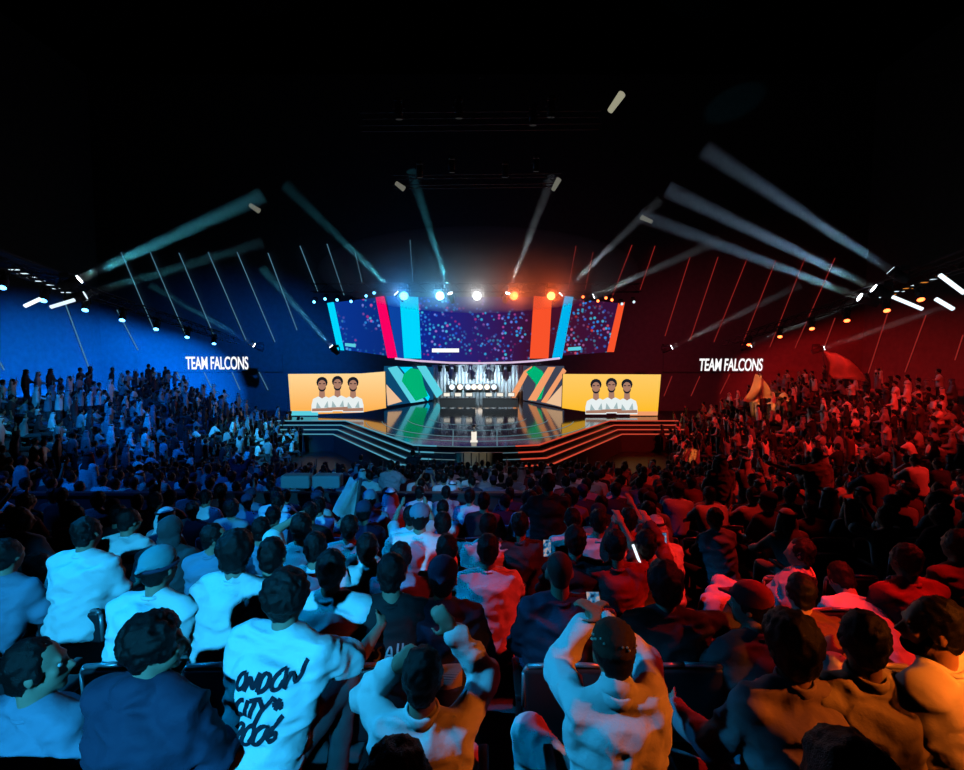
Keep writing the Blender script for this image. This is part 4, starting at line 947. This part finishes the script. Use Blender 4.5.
def beam(p0, p1, deg, power, c, label, lens, group='narrow beams of light', L=None, fx=True):
    p0, p1 = Vector(p0), Vector(p1); d = (p1 - p0); L = L or d.length; d.normalize()
    if fx: fixture(p0, d, lens, 'lamp throwing the ' + label, group + ' lamps', 1.4)
    rb = .2; half = math.tan(R(deg / 2)); s0 = p0 + d * .05
    b = MB(); b.tube(s0, s0 + d * L, rb, rb + L * half, 20); o = b.build('light_beam', HZ); tag(o, label, 'light beam', group, 'stuff')
    virt = s0 - d * (rb / half) * .55
    sp = spot(s0 + d * .25, p1, power, c, deg * 1.05 + 1.0, .3, .2); return o
def truss(name_label, a, b_, size=.45, m='steel', group=None):
    a, b_ = Vector(a), Vector(b_); d = b_ - a; L = d.length; q = d.to_track_quat('X', 'Z').to_matrix()
    b = MB(); h = size / 2; n = max(2, int(L / size / 1.1))
    for sy in (-h, h):
        for sz in (-h, h): b.tube((0, sy, sz), (L, sy, sz), .03, n=5)
    for i in range(n):
        x0, x1 = L * i / n, L * (i + 1) / n
        for s in (-h, h):
            b.tube((x0, s, -h if i % 2 else h), (x1, s, h if i % 2 else -h), .018, n=4); b.tube((x0, -h if i % 2 else h, s), (x1, h if i % 2 else -h, s), .018, n=4)
    o = b.build('lighting_truss', M['black']); o.location = a; o.rotation_euler = q.to_euler(); tag(o, name_label, 'truss', group); return o
BLUE, RED, CYAN, WHITE = (0, .17, 1), (1, .012, .012), (.1, .62, 1), (.85, .95, 1)
GL['lblue'] = glow('lens_blue', (.1, .45, 1), 7); GL['lred'] = glow('lens_red', (1, .12, .03), 7); GL['lwhite'] = glow('lens_white', (.9, .95, 1), 9); GL['ldim'] = glow('lens_dim', (.6, .75, .85), 1.4); GL['loff'] = glow('lens_idle', (.1, .1, .1), .2)
def sidep(px, py, X_=22.0):
    D = abs(X_) * F / abs(px - 482); return at(px, py, D)
def build_rig():
    # front rig over the LED wall
    a, c = at(312, 297, 41.5), at(640, 297, 41.5); a.z = c.z = at(478, 288, 41.5).z
    truss('long dark lighting truss hanging above the LED wall', a, c, .7)
    big = [(404, (.06, .4, 1), 'lblue', 'blue'), (440, (.15, .6, 1), 'lcy', 'pale blue'), (477, (1, .97, .95), 'lwhite', 'white'), (514, (1, .16, .04), 'lred', 'orange red'), (551, (1, .12, .03), 'lred2', 'red')]
    GL['lcy'] = glow('lens_cyan', (.35, .8, 1), 9); GL['lred2'] = glow('lens_deep_red', (1, .2, .05), 9)
    for px, cc, ln, nm in big:
        p = at(px, 296, 40.9); fixture(p, (Vector((0, 4, CZ - .5)) - p), GL[ln], f'glaring {nm} lamp in the row above the LED wall', 'glaring lamps above the LED wall', 2.3)
        spot(p + Vector((0, -.75, 0)), p + Vector((0, -5, -.6)), 700 if nm != 'white' else 380, cc, 160, .5, .2)
    b = MB(); b.sph(at(478, 270, 40), (13.5, 2.4, 3.6), sub=4); tag(b.build('haze', HZG), 'thin glowing haze around the row of glaring lamps', 'haze', kind='stuff')
    for i, (px, py, k) in enumerate(((314, 302, 'b'), (325, 299, 'b'), (337, 300, 'b'), (351, 301.5, 'b'), (366, 296, 'b'), (374, 293, 'b'), (583, 297, 'r'), (598, 301, 'r'), (606, 298, 'r'), (612, 300, 'r'), (622, 304, 'w'), (634, 302, 'w'))):
        p = at(px, py, 41); fixture(p, (0, -1, -.35), GL['lblue' if k == 'b' else 'lred' if k == 'r' else 'ldim'], f"small {'pale blue' if k == 'b' else 'red' if k == 'r' else 'whitish'} lamp, {'blue' if k == 'b' else 'red'} end of the rig, {ordinal((i % 6) + 1)} from left", 'small lamps at the ends of the rig', .8)
    # row of lamps along each side catwalk
    for sg, pts, cc, ln, nm in ((-1, ((2, 288), (43, 301), (85, 310.5), (122, 320.5), (156, 329.5), (187, 337.5), (214, 344)), BLUE, 'lblue', 'blue'), (1, ((921, 300), (887, 311), (847, 321), (812, 329), (780, 337), (749, 345)), RED, 'lred', 'red')):
        P = [sidep(x, y, 22) for x, y in pts]
        e0, e1 = P[0] + (P[0] - P[1]) * 4, P[-1] + (P[-1] - P[-2]) * 1
        truss(f'sloping {nm}-side lighting truss above the side stand', e0 + Vector((0, 0, .75)), e1 + Vector((0, 0, .75)), .5, 'black')
        e2 = P[2]; b = MB(); q = (e2 - e0); mid = (e0 + e2) / 2 + Vector((sg * .9, 0, 1.5)); b.box(mid, (2.2, q.length, .12), rot=q.to_track_quat('Y', 'Z').to_matrix()); tag(b.build('catwalk', M['black']), f'dark catwalk above the {nm}-side lighting truss', 'catwalk')
        for i, p in enumerate(P):
            fixture(p, (sg * -.2, -.5, -.8), GL[ln], f'{nm} wash lamp on the side truss, {ordinal(i + 1)} counting from the camera', f'{nm} wash lamps on the side truss', 1.0)
            spot(p + Vector((0, -.1, -.15)), p + Vector((sg * 6, 6, -3.3)), 22000 if sg < 0 else 4000, cc, 54, .35, .1)
        for i in range(9):
            t = (i + .5) / 9; x, y = (10 + 78 * t, 268 + 34 * t) if sg < 0 else (945 - 75 * t, 275 + 27 * t)
            p = sidep(x, y, 22.3); r = empty('strip_lamp', p); tag(r, f'short louvred strip lamp over the {nm} truss, {ordinal(i + 1)} from the camera', 'strip lamp', f'strip lamps over the {nm} truss')
            b = MB(); b.box((0, 0, .06), (.5, .12, .1)); b.build('housing', M['black'], r); b = MB(); b.box((0, -.02, 0), (.46, .1, .03)); b.build('tube', GL['ldim' if sg < 0 else ('amber' if i % 2 == 0 else 'ldim')], r)
    # narrow beams crossing the hall
    T = (.1, .68, .9); W_ = (.42, .7, 1); G_ = (.75, .85, .95)
    def wallbeam(x0, y0, D0_, x1, y1, D1_, deg, pw, c, lab, ln='ldim'): beam(at(x0, y0, D0_), at(x1, y1, D1_), deg, pw * 11, c, lab, GL[ln])
    wallbeam(80, 279, 24.5, 262, 196, 28, 3.4, 5200, T, 'broad teal beam rising from the blue catwalk', 'lwhite')
    wallbeam(86, 295, 24.8, 262, 243, 29, 2.2, 1500, T, 'thin teal beam under the broad teal beam')
    wallbeam(254, 345, 44, 150, 285, 40, 2.2, 2600, T, 'thin teal beam above the blue team name', 'lwhite')
    wallbeam(331, 346, 42, 262, 268, 40, 3.4, 3400, T, 'teal beam rising left beside the LED wall', 'lwhite')
    wallbeam(396, 293, 41, 285, 185, 38, 3.6, 4200, T, 'teal beam slanting left from the rig', 'lwhite')
    wallbeam(450, 293, 41, 411, 170, 36, 3.2, 5600, T, 'bright teal beam rising steeply from the rig', 'lwhite')
    wallbeam(508, 293, 41, 553, 175, 36, 3.0, 4200, G_, 'grey beam rising steeply from the rig', 'lwhite')
    wallbeam(561, 294, 41, 660, 200, 38, 3.4, 3200, G_, 'grey beam slanting right from the rig', 'lwhite')
    wallbeam(594, 296, 41, 720, 240, 38, 3.4, 2200, G_, 'faint grey beam low to the right of the rig', 'lwhite')
    wallbeam(859, 297, 25.5, 640, 215, 29, 2.6, 5200, W_, 'long pale blue beam lowest on the red catwalk', 'lwhite')
    wallbeam(873, 288, 25, 668, 190, 29, 3.2, 5200, W_, 'long pale blue beam in the middle of the red catwalk', 'lwhite')
    wallbeam(890, 270, 24, 705, 150, 29, 3.6, 3000, W_, 'long pale blue beam highest on the red catwalk', 'ldim')
    wallbeam(672, 347, 44, 800, 285, 40, 2.4, 1700, G_, 'thin grey beam rising from the red stand by the yellow screen', 'lwhite')
    wallbeam(751, 345, 44, 872, 296, 40, 2.2, 1200, G_, 'thin grey beam rising from the middle of the red wall', 'lwhite')
    wallbeam(824, 348, 41, 950, 305, 38, 2.2, 1100, G_, 'thin grey beam rising beside the raised red flag', 'lwhite')
    for i, (x0, y0, x1, y1, nm) in enumerate(((25, 306, 40, 299, 'blue'), (51, 307, 74, 300, 'blue'), (922, 309, 893, 297, 'red'), (953, 309, 936, 299, 'red'), (964, 293, 940, 275, 'red'))):  # short beams in the haze, drawn as glowing rods, not lamps
        a, c = sidep(x0, y0, 21.5), at(x1, y1, abs(21.5 * F / (x0 - 482)) * 1.0); b = MB(); b.tube(a, c, .09, n=8); o = b.build('short_beam', GL['cold' if i != 1 else 'ldim']); tag(o, f"short beam drawn as a glowing rod at the {nm} truss, {ordinal(i + 1 if i < 2 else i - 1)} from {'left' if i < 2 else 'the stage end'}", 'tube lamp', 'short beams drawn as glowing rods at the side trusses')
    # ceiling rig, almost lost in the dark
    truss('dark truss hanging high across the hall', at(392, 182, 30), at(560, 180, 30), .6); truss('dark truss high above the middle rows', at(360, 122, 24), at(600, 120, 24), .6)
    for i, (px, py, D) in enumerate(((399, 120, 24), (459, 119, 24), (533, 126, 24), (551, 118, 24), (420, 178, 30), (452, 173, 30), (505, 178, 30), (536, 172, 30))):
        p = at(px, py, D); fixture(p, (0, .3, -1), GL['loff'], f'dim idle lamp under the high trusses, {ordinal(i % 4 + 1)} from left on the {"upper" if i < 4 else "lower"} truss', 'idle lamps under the high trusses', 1.1)
    for i, (px, py, px2, py2, D) in enumerate(((610, 111, 622, 94, 20), (553, 190, 559, 179, 28.5), (396, 183, 404, 189, 28.5), (250, 205, 259, 211, 30), (652, 222, 641, 217, 34))):
        a, c = at(px, py, D), at(px2, py2, D); b = MB(); b.tube(a, c, .12, .16, n=10); o = b.build('ceiling_lamp', GL['ceil_lamp' if i == 0 else 'ceil_dim']); tag(o, ('pale tilted lamp glowing in the black roof' if i == 0 else f'faint tilted lamp beside the high truss, {ordinal(i)} of the dim four'), 'lamp')
    for i, px in enumerate((472, 480, 484)):
        b = MB(); b.tube(at(px, 78, 26), at(px, -90, 26), .02, n=5); tag(b.build('hanging_cable', M['steel']), f'thin cable hanging from the black roof, {ordinal(i + 1)} from left', 'cable', 'cables hanging from the roof')
GL['ceil_lamp'] = glow('ceiling_lamp', (.75, .72, .5), .42); GL['ceil_dim'] = glow('ceiling_dim', (.4, .4, .32), .35)
HZG = haze('glow_haze', .14, .02)
def flag(label, D, pts, m, pole=None, seed=0, amp=.12, nu=14, nv=10):
    """waving cloth through four corners as seen, with thickness, on a thin pole"""
    P = [at(x, y, D) for x, y in pts]; r = empty('waving_flag', P[3]); tag(r, label, 'flag')
    b = MB(); g = []
    for j in range(nv + 1):
        row = []
        for i in range(nu + 1):
            u, v = i / nu, j / nv; q = (P[0] * (1 - u) + P[1] * u) * (1 - v) + (P[3] * (1 - u) + P[2] * u) * v
            q = q + Vector((0, math.sin(u * 6 + v * 2 + seed) * amp + math.sin(v * 5 + seed) * amp * .6, math.sin(u * 7 + seed) * amp * .25)); row.append(b.bm.verts.new(q - P[3]))
        g.append(row)
    for j in range(nv):
        for i in range(nu): b.bm.faces.new((g[j][i], g[j][i + 1], g[j + 1][i + 1], g[j + 1][i]))
    bmesh.ops.solidify(b.bm, geom=b.bm.faces[:], thickness=.012)
    b.build('cloth', m, r, True)
    if pole: 
        b = MB(); b.tube(at(*pole[0], D) - P[3], at(*pole[1], D) - P[3], .018, n=6); b.build('pole', M['steel'], r)
def build_lights():
    # spots without fixtures, for the side stands and the two halves of the near crowd
    C0, C1, C2, R1, R2 = (.025, .48, 1), (0, .36, 1), (0, .17, 1), (1, .17, .012), (1, .018, .012)
    S = [  # loc, target, power, colour, cone, blend
        ((-1.7, -5, CZ + 2.0), (-2.05, 2.7, CZ - 1.45), 4600, C0, 24, .45),      # cyan from behind, blue half
        ((-5.2, 3.6, CZ + 2.2), (-1.6, 3.6, CZ - 1.5), 900, C1, 44, .8),          # cyan from the side
        ((4.2, -1.2, CZ + 1.6), (2.3, 2.0, CZ - 1.4), 2600, R1, 15, .6),     # amber from behind, right corner
        ((-2.5, 1.5, CZ + 1.0), (-.05, 2.0, CZ - 1.4), 400, C0, 22, .6), ((4.5, .8, CZ + .8), (.75, 1.9, CZ - 1.5), 420, R1, 15, .6),
        ((5.2, 3.2, CZ + 2.2), (2.1, 3.5, CZ - 1.5), 900, R2, 42, .7),            # red from the side
        ((-5.2, 5.0, CZ + 2.5), (-2.0, 6.8, CZ - 2.2), 700, C2, 50, .8),
        ((5.5, 6.5, CZ + 2.5), (2.2, 6.8, CZ - 2.2), 550, R2, 50, .8),
        ((-14, 14, CZ + 7), (-14.5, 26, 2.0), 8000, (0, .2, 1), 64, .8),
        ((-12, 12, CZ + 8), (-12.8, 26, 1.5), 14000, (.05, .6, 1), 17, .8),
        ((14, 12, CZ + 7), (15, 26, 2.2), 9000, R2, 64, .8),
        ((3, 16, CZ + 6), (9.9, 23, 1.3), 9000, (1, .25, .04), 7, .5),
        ((5, 15, CZ + 5), (15.9, 27, CZ - 1.8), 12000, (1, .28, .05), 7, .5),
        ((-13, 6, CZ + 5), (-9, 10, CZ - 3), 2100, C2, 56, .8),
        ((13, 6, CZ + 5), (9, 10, CZ - 3), 2000, R2, 56, .8),
        ((0, 34, ZS + 6), (SC.x, 40, ZS), 2500, (.8, .95, 1), 70, .6),
        ((SC.x, 40.5, ZS + 3.6), (SC.x, 46.5, ZS + 2.2), 4200, (.6, .86, 1), 80, .6),
        ((-9, 9, CZ + 7), (-17.5, 18, CZ - 1.6), 5200, C0, 18, .9), ((9, 9, CZ + 7), (17, 18, CZ - 1.6), 3000, R2, 22, .9),
        ((0, 5, CZ + 5), (.3, 11, CZ - 3), 420, (.6, .5, .85), 34, .8), ((3.2, 2.6, CZ + 2.6), (2.05, 4.2, CZ - 2.75), 1700, R2, 22, .6),  # added: soft mauve fill over the centre rows, red on the bare steps
        ((-17, 38, CZ + 3.5), (-24, 52, CZ - 4.5), 7000, C2, 100, .9), ((17, 38, CZ + 3.5), (24, 52, CZ - 3.5), 1300, (1, .05, .1), 120, .9), ((0, 17, CZ + .5), (SC.x, 21, 1.2), 300, (1, .9, .7), 13, .4),  # added: rear wall washes in place of haze glow, and an apron brightener
        ((-3, 16, CZ + 6), (-6, 20, 1), 700, C2, 60, .8),
    ]
    for l, t, p, c, cone, bl in S: spot(l, t, p, c, cone, bl, .12)
def main():
    global NPERS
    phold, pk = build_near()
    NPERS = len([o for o in bpy.data.objects if o.name.split('.')[0] == 'person'])
    print('near', NPERS, REPORT)
    for o in bpy.data.objects:
        if o.name.split('.')[0] == 'person': PLACED.append((o.location.x, o.location.y))
    far = populate()
    build_crowd(far); print('far', len(far))
    # phones held up in the crowd
    for (px, py, D, lab) in ((547, 548, D3 + .35, 'phone with lit screen raised behind the standing man'), (663, 541, D3 + .5, 'phone raised by the person in maroon top')):
        p = at(px, py, D); phone(Matrix.Translation(p), lab, (-10, 0, 8))
    b = MB(); a, c = at(633, 545, D3 + .1), at(641, 566, D3 - .05); b.tube(a, c, .011, n=8); tag(b.build('light_stick', GL['cold']), 'short white glowing stick held up in the red-lit rows', 'light stick')
    flag('pale blue flag held up beside the blue cap', 5.62, [(348, 479), (361, 480), (354, 519), (332, 512)], M['white'], ((361, 478), (354, 524)), 1, .05)
    flag('orange lit flag waved under the team name', 27.0, [(759, 375), (763, 374), (773, 399), (741, 402)], M['white'], ((759, 374), (764, 410)), 2, .25)
    flag('large red flag waved high on the red stand', 21.0, [(823, 350), (846, 356), (868, 382), (828, 377)], M['white'], ((822, 349), (829, 392)), 3, .15)
    flag('small orange lit flag in the red stand above the long headscarf', 23.0, [(685, 447), (697, 449), (694, 468), (676, 467)], M['white'], ((685, 446), (684, 476)), 4, .1)
    # seats
    SM = seat_meshes(); ns = 0
    near_by = {}
    for x, D, seat, lab in NEAR:
        kk = round((D - 1.9) / .85) + 1; near_by.setdefault(kk, []).append((x, D, seat, lab))
    for kk in range(1, 8):
        D = drow(kk); xs = []; w_ = D * 1.03 + .2
        for (x, D_, seat, lab) in near_by.get(kk, []): xs.append((x, seat, lab))
        for (x, D_, k2) in SEATX:
            if k2 == kk and abs(x) < w_: xs.append((x, True, None))
        n = int(w_ / .56) + 1
        for i in range(-n, n + 1):
            x = i * .56
            if all(abs(x - q[0]) > .5 for q in xs): xs.append((x, True, ''))
        xs.sort(key=lambda q: q[0]); last = -99; c = 0
        for (x, seat, lab) in xs:
            if not seat or x - last < .5: continue
            px = 482 + F * x / D
            if kk in (3, 4, 5) and 660 < px < 748: continue
            last = x; c += 1; ns += 1
            what = 'under a seated spectator' if lab is None else 'empty' if lab == '' else 'in use'
            add_seat(SM, x, D, zfloor(D), f'black stadium seat with pale rim, {what}, {ordinal(c)} from left in {ordinal(kk)} row', 'stadium seats of the near rows')
    print('seats', ns)
    build_hall(); build_stage(); build_rig(); build_lights()
    bpy.data.collections.remove(TMP)
main()
